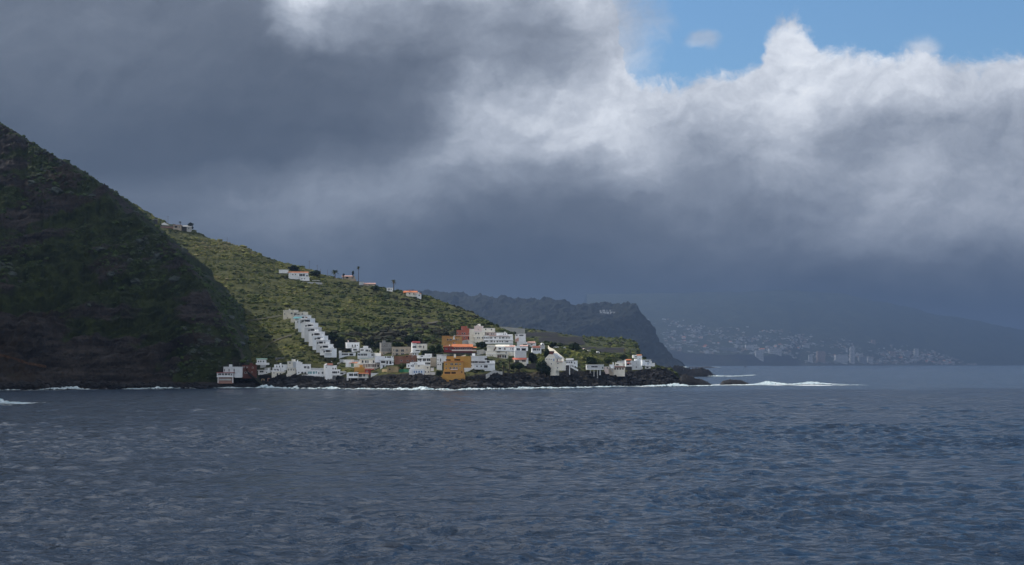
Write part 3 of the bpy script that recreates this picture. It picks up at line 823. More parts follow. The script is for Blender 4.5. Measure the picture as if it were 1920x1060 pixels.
def build_rocks():
    rng = np.random.default_rng(5)
    pos, rad = [], []
    V = HILL.V
    idx = np.where((HILL.us > 430) & (HILL.us < 1280))[0]
    for _ in range(5200):
        i = rng.choice(idx); j = 1 + int(rng.triangular(0, 0, HILL.nr))
        if rng.uniform() < 0.35: j = 1 + int(rng.uniform(0, 5))
        pos.append(V[i, j] + rng.normal(0, 1, 3) * (0.8, 2.0, .2)); rad.append(float(np.exp(rng.normal(-.1, .55))) * (1.0 if j < 12 else .6))
    V = CLIFF.V
    idx = np.where((CLIFF.us > -200) & (CLIFF.us < 480))[0]
    for _ in range(1800):
        i = rng.choice(idx); j = 1 + int(rng.uniform(0, 9))
        pos.append(V[i, j] + rng.normal(0, 1, 3) * (.8, 2, .2)); rad.append(float(np.exp(rng.normal(-.1, .5))))
    pos = np.array(pos); rad = np.clip(np.array(rad), .35, 3.0)
    bv, bf = ICO1
    var = np.array([bv * (1 + .35 * rng.normal(size=(len(bv), 1)).clip(-1.2, 1.4)) * rng.uniform(.7, 1.3, 3) for _ in range(10)])
    q = var[rng.integers(0, 10, len(pos))]
    v = q * rad[:, None, None] * np.array([1.15, 1, .75]) + pos[:, None]
    f = bf[None] + (np.arange(len(pos)) * len(bv))[:, None, None]
    o = link('boulders', make_mesh('boulders', v.reshape(-1, 3), f.reshape(-1, 3), ROCKM, False))
    tag(o, 'black lava boulders heaped along the waterline', 'boulders', None, 'stuff')
    # rocks standing off the point
    def reef(name, label, profile, vbase, wid, seed, rough=1.0):
        r = np.random.default_rng(seed)
        u0, u1 = profile[0][0], profile[-1][0]
        Y0 = 48000 / (vbase - HOR); s = Y0 / F
        nu = int((u1 - u0) * 2.2) + 6; nv = 44
        us = np.linspace(u0, u1, nu)
        top = np.maximum((vbase - np.interp(us, [p[0] for p in profile], [p[1] for p in profile])) * s, 0.05)
        tt = np.linspace(-1, 1, nv)
        prof = np.clip(1 - np.abs(tt) ** 2.2, 0, 1)
        X = ((us - 960) * s)[:, None] + 0 * tt[None]; Yv = Y0 + wid * (tt + 1)[None] + 0 * us[:, None]
        Z = 1.12 * top[:, None] * prof[None] - 1.0 * (1 - prof)[None]
        nz = fbm(X / 6 + seed, Yv / 6, Z / 3, 5, .6, True)
        Z = Z + nz * (0.3 + .55 * top[:, None]) * rough * np.clip(prof, .1, 1)[None]
        Yv = Yv + nz * 1.5
        o = link(name, make_mesh(name, np.stack([X, Yv, Z], -1).reshape(-1, 3), grid_faces(nu, nv), ROCKM, False))
        tag(o, label, 'rock')
    reef('sea_rock', 'jagged black sea rock just off the tip of the village point', [(1264, 723), (1274, 716), (1280, 709.5), (1286, 707.5), (1296, 709), (1305, 712), (1312, 714.5), (1322, 716), (1332, 720), (1338, 723)], 724, 7, 2)
    reef('sea_rock', 'low flat dark rock awash among the white breakers', [(1352, 721.5), (1358, 716), (1372, 714.5), (1388, 715), (1400, 717), (1408, 721)], 721.5, 6, 8, .8)
    reef('reef', 'long low black reef in the water behind the village point', [(1222, 703), (1238, 697), (1262, 693.5), (1278, 692.5), (1286, 695), (1300, 696.5), (1318, 695.5), (1330, 698), (1340, 703.5), (1350, 706)], 706.5, 9, 4, 1.3)
    reef('reef', 'thin distant line of dark rocks at the foot of the far headland', [(1284, 690), (1300, 688.0), (1312, 688.6), (1330, 687.6), (1345, 689.6)], 690.2, 40, 5, .5)
    reef('sea_rock', 'tiny dark speck of rock far out below the hazy town', [(1395, 688.6), (1398, 687.0), (1402, 688.6)], 688.8, 14, 6, .4)

# ------------------------------------------------------------------ surf and breaking waves
def foam_material():
    m, k, b = material('sea_foam', 0.7, 0.2)
    n = k.noise(wpos(k), .55, 7, .7)
    k.put(b.inputs['Base Color'], k.ramp(n, [(.38, (.18, .29, .33)), (.5, (.42, .50, .53)), (.66, (.66, .69, .71))]))
    return m
FOAMM = foam_material()

def foam_strip(name, label, pts, depth, height, seed, density=0.1, du=0.9, peaks=(), lead=-7.0):
    """foam lying on the water along a line of photo pixels on the sea, ragged at the edges, humped where it breaks"""
    u0, u1 = pts[0][0], pts[-1][0]
    us = np.arange(u0, u1, du)
    vb = np.interp(us, [p[0] for p in pts], [p[1] for p in pts])
    Y0 = 48000 / (vb - HOR)
    nv = max(14, int(depth / 0.8))
    tt = np.linspace(-1, 1, nv)
    Yv = Y0[:, None] + lead + tt[None] * depth * .5
    X = ((us - 960) / F)[:, None] * Y0[:, None] + 0 * tt[None]
    hh = np.interp(us, [p[0] for p in peaks], [p[1] for p in peaks]) if len(peaks) else np.ones_like(us)
    env = np.clip(1 - np.abs(tt) ** 2, 0, 1)
    n = fbm(X / 9 + seed, Yv / 7, seed, 5, .6)
    n2 = fbm(X / 28 + seed, Yv / 60, seed + 3, 3)
    n3 = fbm(X / 2.6 + seed, Yv / 2.6, seed + 7, 4, .65)
    Z = 0.25 + 0.85 * hh[:, None] * height * env[None] * np.clip(.45 + .9 * n + 1.0 * n2 + .7 * n3, .03, 2)
    edge = np.minimum(us - u0, u1 - us) / max(8, (u1 - u0) * .06)
    keep = (n * .8 + n2 * 1.0 + n3 * .8 + env[None] * 0.75 - .45 + density) * np.clip(edge, 0, 1)[:, None] > 0.05
    f = grid_faces(len(us), nv)
    kf = keep.ravel()[f].sum(1) >= 3
    v = np.stack([X, Yv, Z], -1).reshape(-1, 3)
    f = f[kf]
    used, inv = np.unique(f, return_inverse=True)
    o = link(name, make_mesh(name, v[used], inv.reshape(-1, 4), FOAMM, True))
    tag(o, label, 'surf', None, 'stuff')

def build_surf():
    foam_strip('surf', 'white surf along the foot of the dark cliff', [p for p in SHORE if -100 <= p[0] <= 400], 18, 1.1, 1.0, .12,
               peaks=[(-100, 1.3), (0, 1.0), (80, 1.3), (112, 2.6), (125, 1.8), (136, 2.4), (170, .9), (260, .7), (300, 1.3), (400, .8)])
    foam_strip('surf', 'white surf along the black rocks below the village', [p for p in SHORE if p[0] >= 400], 22, 1.2, 2.0, .26,
               peaks=[(400, .8), (480, .7), (500, 2.2), (520, 1.2), (555, 2.0), (600, 1.0), (625, 1.6), (660, .9), (740, 1.6), (790, 1.9), (860, 1.2), (900, 1.7), (960, 2), (1000, 1.3), (1060, .9), (1130, .8), (1200, .8), (1240, 1.2), (1262, 1.8), (1290, 1.2)])
    foam_strip('surf', 'white foam washing round the rocks off the point', [(1262, 724.6), (1300, 724.5), (1345, 723.6), (1400, 722.6), (1450, 721.5)], 16, .9, 3.0, .15)
    foam_strip('breaking_wave', 'curling white breaker rolling in beside the point', [(1405, 721.5), (1430, 720.6), (1455, 720.6), (1490, 722.5)], 26, 1.15, 4.0, .12, peaks=[(1405, .4), (1428, 1.6), (1440, 2.0), (1455, 1.2), (1490, .3)])
    foam_strip('breaking_wave', 'long white breaker over the outer shoal', [(1460, 722.5), (1500, 721.0), (1530, 720.6), (1575, 721.8), (1632, 723)], 30, 1.0, 5.0, .02, peaks=[(1460, .4), (1500, 1.3), (1515, 1.8), (1535, 1.4), (1560, .7), (1632, .1)])
    foam_strip('surf', 'strip of white foam before the long low reef', [(1275, 706.2), (1300, 705.8), (1340, 706.4), (1375, 706.3), (1415, 703.5)], 70, 1.6, 6.0, .12, peaks=[(1275, .7), (1320, 1.6), (1345, 1.2), (1415, .2)])
    foam_strip('surf', 'thin white line of surf at the far headland', [(1262, 690.2), (1283, 690.2), (1310, 689.6), (1350, 689.0)], 220, 3.5, 7.0, -.05, peaks=[(1262, .3), (1284, 2.2), (1292, .6), (1325, 1), (1350, .4)])
    foam_strip('breaking_wave', 'white wave bursting on a hidden shoal at the left edge', [(-90, 757), (0, 757.2), (40, 757.4), (68, 757.6)], 17, 1.5, 8.0, .35, .6, peaks=[(-90, 2.0), (-20, 2.2), (5, 1.9), (30, 1.0), (50, .5), (68, .1)])
    foam_strip('surf', 'tongue of foam in a cleft of the black rocks', [(852, 721.5), (862, 723.5), (876, 722)], 7, .5, 9.0, .3, .5)

build_rocks()
build_surf()

# ------------------------------------------------------------------ village materials
def wall_mat(name, col, var=0.10, rough=0.85, stain=(.35, .33, .30), stain_amt=.25):
    m, k, b = material(name, rough, 0.2)
    p = wpos(k)
    n = k.noise(p, .35, 6, .65)
    mp = k.n('ShaderNodeMapping'); mp.inputs['Scale'].default_value = (1.6, 1.6, .18); k.put(mp.inputs['Vector'], p)
    st = k.noise(mp.outputs[0], .8, 6, .7)
    c = k.mix(k.sstep(n, .3, .7), tuple(x * (1 - var) for x in col), tuple(min(.85, x * (1 + var * .6)) for x in col))
    c = k.mix(k.m('MULTIPLY', k.sstep(st, .56, .78), stain_amt), c, tuple(x * s * 1.6 for x, s in zip(col, stain)))
    k.put(b.inputs['Base Color'], c)
    return m
M = {
 'white': wall_mat('white_render', (.76, .77, .78)),
 'cream': wall_mat('cream_and_sunlit_render', (.74, .70, .61)),  # cream paint, and sunlit warmth of white fronts put into colour
 'bluish': wall_mat('bluish_shaded_white', (.68, .72, .77)),  # cool tone of shaded white fronts put into the colour
 'grey': wall_mat('grey_render', (.40, .40, .39), .14),
 'concrete': wall_mat('bare_concrete', (.20, .20, .195), .18),
 'tan': wall_mat('tan_render', (.40, .34, .27), .12),
 'stone': wall_mat('tan_stone', (.34, .26, .15), .3),
 'brick': wall_mat('brown_brick', (.21, .105, .075), .2),
 'redbrick': wall_mat('red_brick', (.10, .038, .028), .2),
 'pinkbrick': wall_mat('pink_brick', (.30, .18, .15), .15),
 'orange': wall_mat('orange_render', (.47, .26, .07), .10),
 'ochre': wall_mat('ochre_render', (.45, .25, .09), .10),
 'red': wall_mat('dark_red_render', (.20, .03, .03), .10),
 'coral': wall_mat('coral_render', (.36, .12, .085), .10),
 'pink': wall_mat('pale_pink_render', (.68, .56, .52), .08),
 'tile': wall_mat('orange_roof_tiles', (.50, .17, .075), .2),
 'browntile': wall_mat('brown_roof_tiles', (.22, .085, .06), .2),
 'pinktile': wall_mat('faded_pink_tiles', (.55, .33, .28), .15),
 'salmon': wall_mat('coral_awning', (.58, .17, .12), .06),
 'teal': wall_mat('teal_shutters', (.10, .26, .29), .1),
 'green': wall_mat('green_paint', (.035, .16, .09), .1),
 'blueshut': wall_mat('blue_shutters', (.05, .16, .36), .1),
 'brown': wall_mat('brown_wood', (.10, .055, .035), .2),
 'darkstone': wall_mat('dark_stone', (.050, .047, .045), .3),
 'paint': wall_mat('white_paint', (.76, .77, .78), .04),
 'slate': wall_mat('grey_roofing', (.30, .31, .32), .15),
 'green2': wall_mat('pale_green_trim', (.28, .42, .33), .1),
 'lightgrey': wall_mat('light_grey_and_shaded_white', (.52, .54, .56), .1),  # grey walls, plus white ones with shade put into the colour
}
def glass_mat():
    m, k, b = material('window_glass', 0.35, 0.25)
    n = k.noise(wpos(k), .9, 2, .5)
    k.put(b.inputs['Base Color'], k.ramp(n, [(.35, (.006, .007, .009)), (.7, (.022, .026, .032))]))
    return m
M['glass'] = glass_mat()
m_, k_, b_ = material('dark_parts_and_shade', .9, .1); b_.inputs['Base Color'].default_value = (.012, .011, .012, 1); M['dark'] = m_  # near-black: shade inside recesses as a colour, also tyres and shed doors

def boxes_mesh(name, bl, mat):
    V, Fc = [], []
    for (x0, x1, y0, y1, z0, z1) in bl:
        o = len(V)
        V += [(x, y, z) for x in (x0, x1) for y in (y0, y1) for z in (z0, z1)]
        Fc += [(o, o + 1, o + 3, o + 2), (o + 4, o + 6, o + 7, o + 5), (o, o + 4, o + 5, o + 1), (o + 2, o + 3, o + 7, o + 6), (o, o + 2, o + 6, o + 4), (o + 1, o + 5, o + 7, o + 3)]
    return make_mesh(name, V, np.array(Fc), mat)

def prism_mesh(name, poly_xz, y0, y1, mat):
    """extrude an x-z outline from y0 to y1"""
    n = len(poly_xz)
    V = [(x, y0, z) for x, z in poly_xz] + [(x, y1, z) for x, z in poly_xz]
    faces = list(range(n)) + list(range(2 * n - 1, n - 1, -1)); sizes = [n, n]
    for i in range(n):
        j = (i + 1) % n
        faces += [i, i + n, j + n, j]; sizes.append(4)
    return make_mesh(name, V, faces, mat, sizes=sizes)

def prism_yz(name, poly_yz, x0, x1, mat):
    n = len(poly_yz)
    V = [(x0, y, z) for y, z in poly_yz] + [(x1, y, z) for y, z in poly_yz]
    faces = list(range(n)) + list(range(2 * n - 1, n - 1, -1)); sizes = [n, n]
    for i in range(n):
        j = (i + 1) % n
        faces += [i, i + n, j + n, j]; sizes.append(4)
    return make_mesh(name, V, faces, mat, sizes=sizes)

def land_Y(u, v):
    """depth of the land that shows at photo pixel (u, v): the nearest surface of the built land sheets"""
    best = None
    for sh in (CLIFF, HILL):
        if sh.us[0] <= u <= sh.us[-1]:
            i = int(round((u - sh.us[0]) / 1.5)); i = min(max(i, 1), len(sh.us) - 2)
            for q in (i - 1, i, i + 1):
                c = sh.V[q, 1:-3]
                cv = HOR - F * (c[:, 2] - CAMH) / c[:, 1]
                j = np.where(cv <= v)[0]
                if len(j) and cv[0] > v - 3:
                    y = c[j[0], 1]
                    best = y if best is None else min(best, y)
    if best is None:
        best = HILL.Yat(u, v)
    return float(best)

def house(label, base, blocks, wins=(), extra=(), yaw=9.0, mat='white', name='house', cat='house', Y=None, depth=9.0, ext=2.5, group='village houses on the shore', roofs=True, fwd=0.0, step=False):
    """base (u, v): photo pixel of the house's near corner on the ground. blocks (u0, u1, vtop, vbottom, back, depth, material):
    a box whose front covers those pixels; 'back' metres behind the front plane. wins (u, v, w, h, kind)."""
    uc, v0 = base[0], base[1]
    if Y is None: Y = land_Y(uc, v0)
    Y -= fwd
    s = Y / F; cy = math.cos(math.radians(yaw))
    P = pt(uc, v0, Y)
    root = bpy.data.objects.new(name, None); COL.objects.link(root)
    root.location = P; root.rotation_euler = (0, 0, math.radians(yaw)); root.empty_display_size = 2
    tag(root, label, cat, group)
    sn = math.sin(math.radians(yaw))
    def lx(u, y=0.0):
        k = (u - 960) / F
        return (k * (P[1] + y * cy) + y * sn - P[0]) / (cy - k * sn)
    def lz(v, y=0.0, x=0.0):
        return (HOR - v) / F * (P[1] + x * sn + y * cy) + CAMH - P[2]
    bl = []
    for i, q in enumerate(blocks):
        u0, u1, vt, vb = q[:4]
        back = q[4] if len(q) > 4 and q[4] is not None else 0.0
        dep = q[5] if len(q) > 5 and q[5] else depth
        mt = q[6] if len(q) > 6 else mat
        back = back + 0.013 * i
        xm = lx((u0 + u1) / 2, back)
        z0 = lz(vb, back, xm) - (ext if vb >= v0 - 0.6 or step else 0.0)
        bl.append((lx(u0, back), lx(u1, back), back, back + dep + 0.017 * i, z0, lz(vt, back, xm), mt))
        KEEP_CLEAR.append((u0 - 1.5, u1 + 1, vt, vb, Y))
    for mt in dict.fromkeys(b[6] for b in bl):
        left = [b[:6] for b in bl if b[6] == mt]
        while left:
            grp = [left.pop(0)]; grew = True
            while grew:
                grew = False
                for b in list(left):
                    if any(all(b[a] <= g[a + 1] + .02 and g[a] <= b[a + 1] + .02 for a in (0, 2, 4)) for g in grp):
                        grp.append(b); left.remove(b); grew = True
            link('wall', boxes_mesh('wall', grp, M[mt]), root)
    if roofs:
        rb = [(b[0] - .14, b[1] + .14, b[2] - .14, b[3] + .1, b[5] + .004 * i, b[5] + .24 + .004 * i) for i, b in enumerate(bl)]
        [link('roof', boxes_mesh('roof', [q_], M['paint' if mat in ('white', 'cream', 'bluish') else 'slate' if mat in ('concrete', 'darkstone') else mat]), root) for q_ in rb]
    # rooftop clutter: stair houses, tanks, aerials
    rr = random.Random(int(uc * 7 + v0))
    for b in bl:
        w_, dd = b[1] - b[0], b[3] - b[2]
        if roofs and w_ > 5 and dd > 5 and rr.random() < .6 and not any(e[0] == 'tiles' for e in extra):
            xx = rr.uniform(b[0] + .8, b[1] - 2.2); y2 = b[2] + rr.uniform(2.2, dd - 2.4); zz = b[5] + .2
            if rr.random() < .5: link('water_tank', boxes_mesh('water_tank', [(xx, xx + 1.1, y2, y2 + 1.0, zz, zz + 1.1)], M[rr.choice(['paint', 'slate', 'grey', 'brown'])]), root)
            else: link('stair_house', boxes_mesh('stair_house', [(xx, xx + 2.2, y2, y2 + 2.0, zz, zz + 1.7)], M[mat if mat != 'brick' else 'tan']), root)
            xa = rr.uniform(b[0] + .5, b[1] - .5)
            link('aerial', boxes_mesh('aerial', [(xa - .04, xa + .04, y2 - .3, y2 - .22, zz, zz + 2.3), (xa - .5, xa + .5, y2 - .29, y2 - .23, zz + 2.1, zz + 2.18)], M['slate']), root)
    def front(u, v):
        c = []
        for b in bl:
            x = lx(u, b[2]); z = lz(v, b[2], x)
            if b[0] - .1 <= x <= b[1] + .1 and b[4] - .1 <= z <= b[5] + .1: c.append(b[2])
        return min(c) if c else 0.0
    for w in wins:
        u, v, ww, hh = w[:4]; kind = w[4] if len(w) > 4 else 'd'
        y = front(u, v); x = lx(u, y); z = lz(v, y, x); a = ww * s / cy / 2 * 1.1; h = hh * s / 2 * 1.12
        nm = 'door' if kind in 'gD' else 'opening_shade' if kind == 'o' else 'window'
        gm = {'d': 'glass', 'b': 'blueshut', 't': 'teal', 'g': 'green', 'o': 'dark', 'r': 'brown', 'D': 'brown'}[kind]
        wo_ = link(nm, boxes_mesh(nm, [(x - a, x + a, y - .035, y + .2, z - h, z + h)], M[gm]), root)
        if kind == 'o': continue  # dark panel on the wall face; the recess's shade is its colour
        fw = .075
        fr = [(x - a - fw, x - a, y - .09, y + .1, z - h - fw, z + h + fw), (x + a, x + a + fw, y - .09, y + .1, z - h - fw, z + h + fw),
              (x - a, x + a, y - .09, y + .1, z + h, z + h + fw), (x - a, x + a, y - .13, y + .1, z - h - fw, z - h)]
        n = int(a * 2 / 1.5)
        for q in range(1, n + 1):
            xm = x - a + 2 * a * q / (n + 1)
            fr.append((xm - .05, xm + .05, y - .07, y + .05, z - h, z + h))
        link('frame', boxes_mesh('frame', fr, M['paint' if kind != 'D' else 'brown']), wo_)
    for e in extra:
        k = e[0]
        if k == 'tiles':        # sloping tiled roof, eave in front
            _, u0, u1, vt, vb, mt, dep = e[:7]
            y = (e[7] if len(e) > 7 else 0.0); x0, x1, zt, zb = lx(u0), lx(u1), lz(vt), lz(vb)
            poly = [(y - .35, zb), (y - .35, zb + .22), (y + dep * .5, zt), (y + dep + .3, zb + .2), (y + dep + .3, zb)]
            link('roof', prism_yz('roof', poly, x0 - .25, x1 + .25, M[mt]), root)
        elif k == 'slab':
            _, u0, u1, v, mt, pr = e
            link('slab', boxes_mesh('slab', [(lx(u0), lx(u1), -pr, .5, lz(v) - .16, lz(v) + .16)], M[mt]), root)
        elif k == 'awning':
            _, u0, u1, vt, vb, mt, pr = e
            y = front((u0 + u1) / 2, (vt + vb) / 2); xm = lx((u0 + u1) / 2, y); zt, zb = lz(vt, y, xm), lz(vb, y, xm)
            poly = [(y + .02, zt), (y - pr, zb + .12), (y - pr, zb), (y + .02, zt - .3)]
            link('awning', prism_yz('awning', poly, lx(u0, y), lx(u1, y), M[mt]), root)
        elif k == 'balcony':
            _, u0, u1, vt, vb, mt, pr = e
            y = front((u0 + u1) / 2, (vt + vb) / 2)
            x0, x1 = lx(u0, y), lx(u1, y); lz_ = lz; xm = (x0 + x1) / 2
            zt, zb = lz(vt, y, xm), lz(vb, y, xm)
            bo = link('balcony', boxes_mesh('balcony', [(x0, x1, y - pr, y + .05, zb - .22, zb)], M[mt]), root)
            link('parapet', boxes_mesh('parapet', [(x0, x1, y - pr - .02, y - pr + .14, zb + .002, zt), (x0 - .02, x0 + .14, y - pr + .15, y, zb + .002, zt), (x1 - .14, x1 + .02, y - pr + .15, y, zb + .002, zt)], M[mt]), bo)
        elif k == 'pillar':
            _, u, vt, vb, w, mt = e[:6]; y = e[6] if len(e) > 6 else .6
            link('pillar', boxes_mesh('pillar', [(lx(u) - w / 2, lx(u) + w / 2, y, y + w, lz(vb) - 2.0, lz(vt) - .01)], M[mt]), root)
        elif k == 'chimney':
            _, u, vt, vb, w, mt = e
            x = lx(u); c = [(x - w / 2, x + w / 2, 2.5, 2.5 + w, lz(vb) - 1.0, lz(vt)), (x - w / 2 - .1, x + w / 2 + .1, 2.4, 2.6 + w, lz(vt) + .003, lz(vt) + .16)]
            link('chimney', boxes_mesh('chimney', c, M[mt]), root)
        elif k == 'gable':
            _, pts, mt, y, dep = e
            link('gable', prism_mesh('gable', [(lx(u), lz(v)) for u, v in pts], y, y + dep, M[mt]), root)
        elif k == 'stairs':
            _, u0, v0_, u1, v1_, w, mt, y = e
            n = max(4, int(abs(v1_ - v0_) * s / .45)); st = []
            for q in range(n):
                a, b2 = q / n, (q + 1) / n
                ua, ub = u0 + (u1 - u0) * a, u0 + (u1 - u0) * b2
                va = v0_ + (v1_ - v0_) * max(a, b2)
                va = v0_ + (v1_ - v0_) * (a + b2) / 2
                xa, xb = sorted((lx(ua), lx(ub)))
                st.append((xa, xb + .01 * (q % 2), y - w - .003 * q, y, lz(va) - 1.0, lz(va) + .45))
            link('stairs', boxes_mesh('stairs', st, M[mt]), root)
        elif k == 'dish':
            _, u, v, r = e
            vs, fs = ICO1
            link('water_tank', make_mesh('water_tank', vs * np.array([r, r, r * .8]) + np.array([lx(u), 2.0, lz(v)]), fs, M['paint'], True), root)
        elif k == 'rail':
            _, u0, u1, vt, vb, mt, y = e
            x0, x1 = lx(u0), lx(u1); n = max(2, int((x1 - x0) / .9)); rb = [(x0, x1, y - .03, y + .03, lz(vt) - .06, lz(vt))]
            for q in range(n + 1):
                xx = x0 + (x1 - x0) * q / n
                rb.append((xx - .04, xx + .04, y - .028, y + .028, lz(vb), lz(vt) - .061))
            link('railing', boxes_mesh('railing', rb, M[mt]), root)
    return root

def row(us, v, w, h, k='d'):
    return [(u, v, w, h, k) for u in us]

# ------------------------------------------------------------------ the houses, left to right
def build_village():
    H = house
    H('small white seafront house with dark red roof edge, lowest and leftmost on the shore', (406.5, 713), [(406.5, 437.5, 699.5, 707, 0, 7), (408, 436, 707, 713, 1.2, 5, 'pinkbrick')],
      [(412, 702, 5, 3), (418, 702, 4, 3), (424, 702, 4.5, 3), (429.5, 702, 3, 3), (434, 702.5, 1.6, 3)],
      [('tiles', 406, 439, 698, 699.6, 'red', 7), ('slab', 406.5, 437.5, 707, 'paint', .5), ('pillar', 408.7, 707.5, 713, .45, 'paint', .1), ('pillar', 436.5, 707.5, 713, .45, 'paint', .1), ('balcony', 411, 434, 710.5, 713, 'grey', .8)], yaw=3, mat='lightgrey', fwd=9)  # white house greyed: its shade is put into the wall colour
    H('long plain white house with three narrow dark slits behind the leftmost seafront house', (419, 701), [(419, 453.5, 688.5, 701, 0, 7), (440, 453.5, 694, 702, -.8, 1)],
      [(421, 694.5, 1.2, 4.5, 'o'), (429.5, 694.5, 1.4, 4.5, 'o'), (439, 694.5, 1.4, 4.5, 'o')], yaw=4, mat='lightgrey', fwd=9)  # grey colour carries the shade lying on these white walls
    H('dark red brick house between two white houses at the left end', (454, 703.5), [(454, 480, 685.5, 703.5, 0, 7, 'redbrick'), (471, 480, 684.5, 703.5, -.4, 7, 'redbrick')],
      [(457.5, 689, 1.8, 1.8), (463.5, 689, 1.8, 1.8), (474, 689.5, 2.2, 2.2), (471.2 + 1.2, 698, 2, 2.2), (460.5, 699, 3.4, 2.6), (465, 699, 2.4, 2.6)], mat='redbrick', yaw=4, fwd=6)
    H('small white house with pale green roof edge perched on a white stem', (481.5, 690), [(481.5, 498.5, 674, 681, 0, 5), (488, 498, 684, 690, .8, 4)],
      [(484.6, 678, 2, 2.4), (489, 678, 2, 2.4), (494, 678, 2, 2.4)], [('tiles', 480.6, 500, 672, 674.4, 'green2', 5), ('balcony', 480, 505, 680.6, 684, 'paint', 1.6)], yaw=5, fwd=2)
    H('low white house with a projecting flat roof below the one with the green roof edge', (484, 703), [(484, 507, 695, 703, 0, 6)],
      [(490.5, 697, 6, 2.6), (500, 698.5, 1.6, 2)], [('slab', 482.5, 496.5, 694.3, 'paint', 1.4), ('chimney', 500.5, 690.5, 694, .9, 'grey')], yaw=6)
    H('white terraced seafront house with three tall windows and a corner post down to the rocks', (509.5, 709), [(509.5, 534, 697, 709, 0, 6, 'cream'), (511, 524.5, 690, 697, 2.5, 6), (514, 537, 684.3, 697, 5, 6)],
      [(520.3, 703, 2.8, 5), (525.8, 703, 2.8, 5), (531, 703, 2.4, 5), (513.7, 699.5, 1.4, 2), (519, 687.4, 1.6, 3), (524.3, 687.4, 1.6, 3), (529.6, 687.4, 1.8, 3), (515.5, 694, 4.5, 2, 'o'), (520.8, 694, 3.4, 2.4, 'o'), (531.6, 695, 1.6, 2.2)],
      [('balcony', 508.5, 521, 694.6, 697, 'paint', .7), ('pillar', 534.3, 697, 715, .5, 'paint', .1)], yaw=-10)
    H('cream tower-like house with three small windows, tallest of the left shore houses', (538.5, 703), [(538.5, 554, 689, 703, 0, 8, 'cream'), (539, 553, 678.5, 689, .4, 7, 'cream'), (537, 550, 702, 711, -2, 3)],
      [(541.3, 693.4, 1.6, 3), (546, 693.2, 1.8, 3), (550.6, 693.8, 1.3, 2.4), (543.6, 681, 3, 2)], [('slab', 538, 554.5, 689, 'paint', .35), ('gable', [(549, 678.7), (553, 678.7), (556.5, 690), (549, 690)], 'lightgrey', .2, 5)], mat='cream', yaw=-26)
    H('wide white house with two large upper windows beside the cream tower', (555, 703), [(556, 582, 693.5, 703, 0, 8), (565.5, 582, 683.5, 693.5, 1, 8), (555, 566, 680, 693.5, .4, 7)],
      [(572.2, 689.2, 4.2, 4.2), (578.3, 689.2, 3.6, 4.2), (560.3, 698.7, 1.6, 2.2), (566.7, 700, 3.4, 4.4), (572.3, 699.5, 2.6, 3.2)], [('chimney', 557.5, 675.5, 680, .8, 'paint'), ('balcony', 555.5, 576, 690.8, 693.4, 'paint', .5)], yaw=6)
    H('white house with a row of teal shutters and a blank white base on the rocks', (577, 704), [(577, 608, 694.5, 704, 0, 8), (586.5, 606.5, 704.5, 716, -1.6, 7, 'bluish'), (566, 587, 703.5, 709, -1, 5)],
      [(577.7 + 1.5, 699, 2.6, 4, 't'), (583, 699, 3, 4, 't'), (588.5, 699, 3, 4, 't'), (593, 698.5, 2, 4, 't'), (597.8, 700, 1.6, 3.2), (604.8, 699.4, 2.6, 3)],
      [('balcony', 586, 608.5, 703.2, 705, 'paint', 1.7), ('gable', [(566, 705), (587, 705), (587, 714), (578, 711)], 'white', -1.2, 4)], yaw=6)
    H('tall plain white house with a small brown tiled roof above the rocks', (609.5, 712), [(609.5, 623, 685, 712, 0, 8), (622.6, 631.5, 686, 706, .5, 8), (631.5, 638, 693.5, 702, 1, 6)],
      [(624.4, 691.4, 1.8, 2.6), (629, 691.4, 1.8, 2.6), (627.4, 698.4, 8, 3.4), (611.8, 689, 1.2, 1.4), (634.5, 698, 2, 3), (626.8, 708, 4, 6)],
      [('tiles', 612, 624, 681.5, 685.2, 'browntile', 7), ('gable', [(609.4, 685), (612.6, 681.4), (613.4, 681.4), (613.4, 685)], 'paint', 0, 7), ('balcony', 623, 638, 701.2, 703.4, 'paint', .8)], yaw=14)
    H('white annex with a bright flat roof left of the house on stilts', (636.5, 705), [(636.5, 648, 698.5, 708, 0, 6)], [(640.5, 700.6, 6, 2.4, 'o')], [('slab', 636, 649, 697, 'paint', 1.2)], yaw=5)
    H('white seafront house with two big windows standing on tall thin stilts', (653.5, 709), [(653.5, 671, 699.3, 708.5, 0, 8), (671, 690, 701, 708.5, 2.2, 6, 'cream'), (650, 653.4, 700, 714, .6, 6)],
      [(658.4, 703, 6.6, 4.2), (667, 703, 6, 4.2), (675.5, 704.4, 5.2, 5), (682.8, 704, 2.8, 3.6)],
      [('slab', 652, 691, 708.8, 'paint', .8), ('tiles', 671, 690.5, 699.6, 700.9, 'tile', 5), ('pillar', 657, 709.5, 720, .7, 'grey'), ('pillar', 671, 709.5, 721, .7, 'grey'), ('pillar', 685, 709.5, 721, .8, 'grey'), ('pillar', 686.5, 701, 708.6, .35, 'paint', -.4), ('rail', 671, 690, 706.4, 708.6, 'paint', -.5)], yaw=3, ext=0, fwd=6)
    H('blank orange block behind the house on stilts', (664.3, 699.3), [(664.3, 684, 689.6, 699.3, 0, 7, 'orange')], [(667.5, 697.7, 1.6, 1.8)], [('chimney', 668, 697, 698.5, .7, 'paint')], mat='orange', yaw=4)
    H('dark red house with a pink roof band beside the orange block', (684, 706), [(684, 695, 693.5, 706, 0, 6, 'red'), (684, 701, 691.5, 694, -.8, 7, 'coral')], [(688.2, 697, 2.4, 2.4), (690.5, 703, 2, 3)], [('slab', 683.5, 701.5, 690.9, 'pink', 1.2)], mat='red', yaw=3)
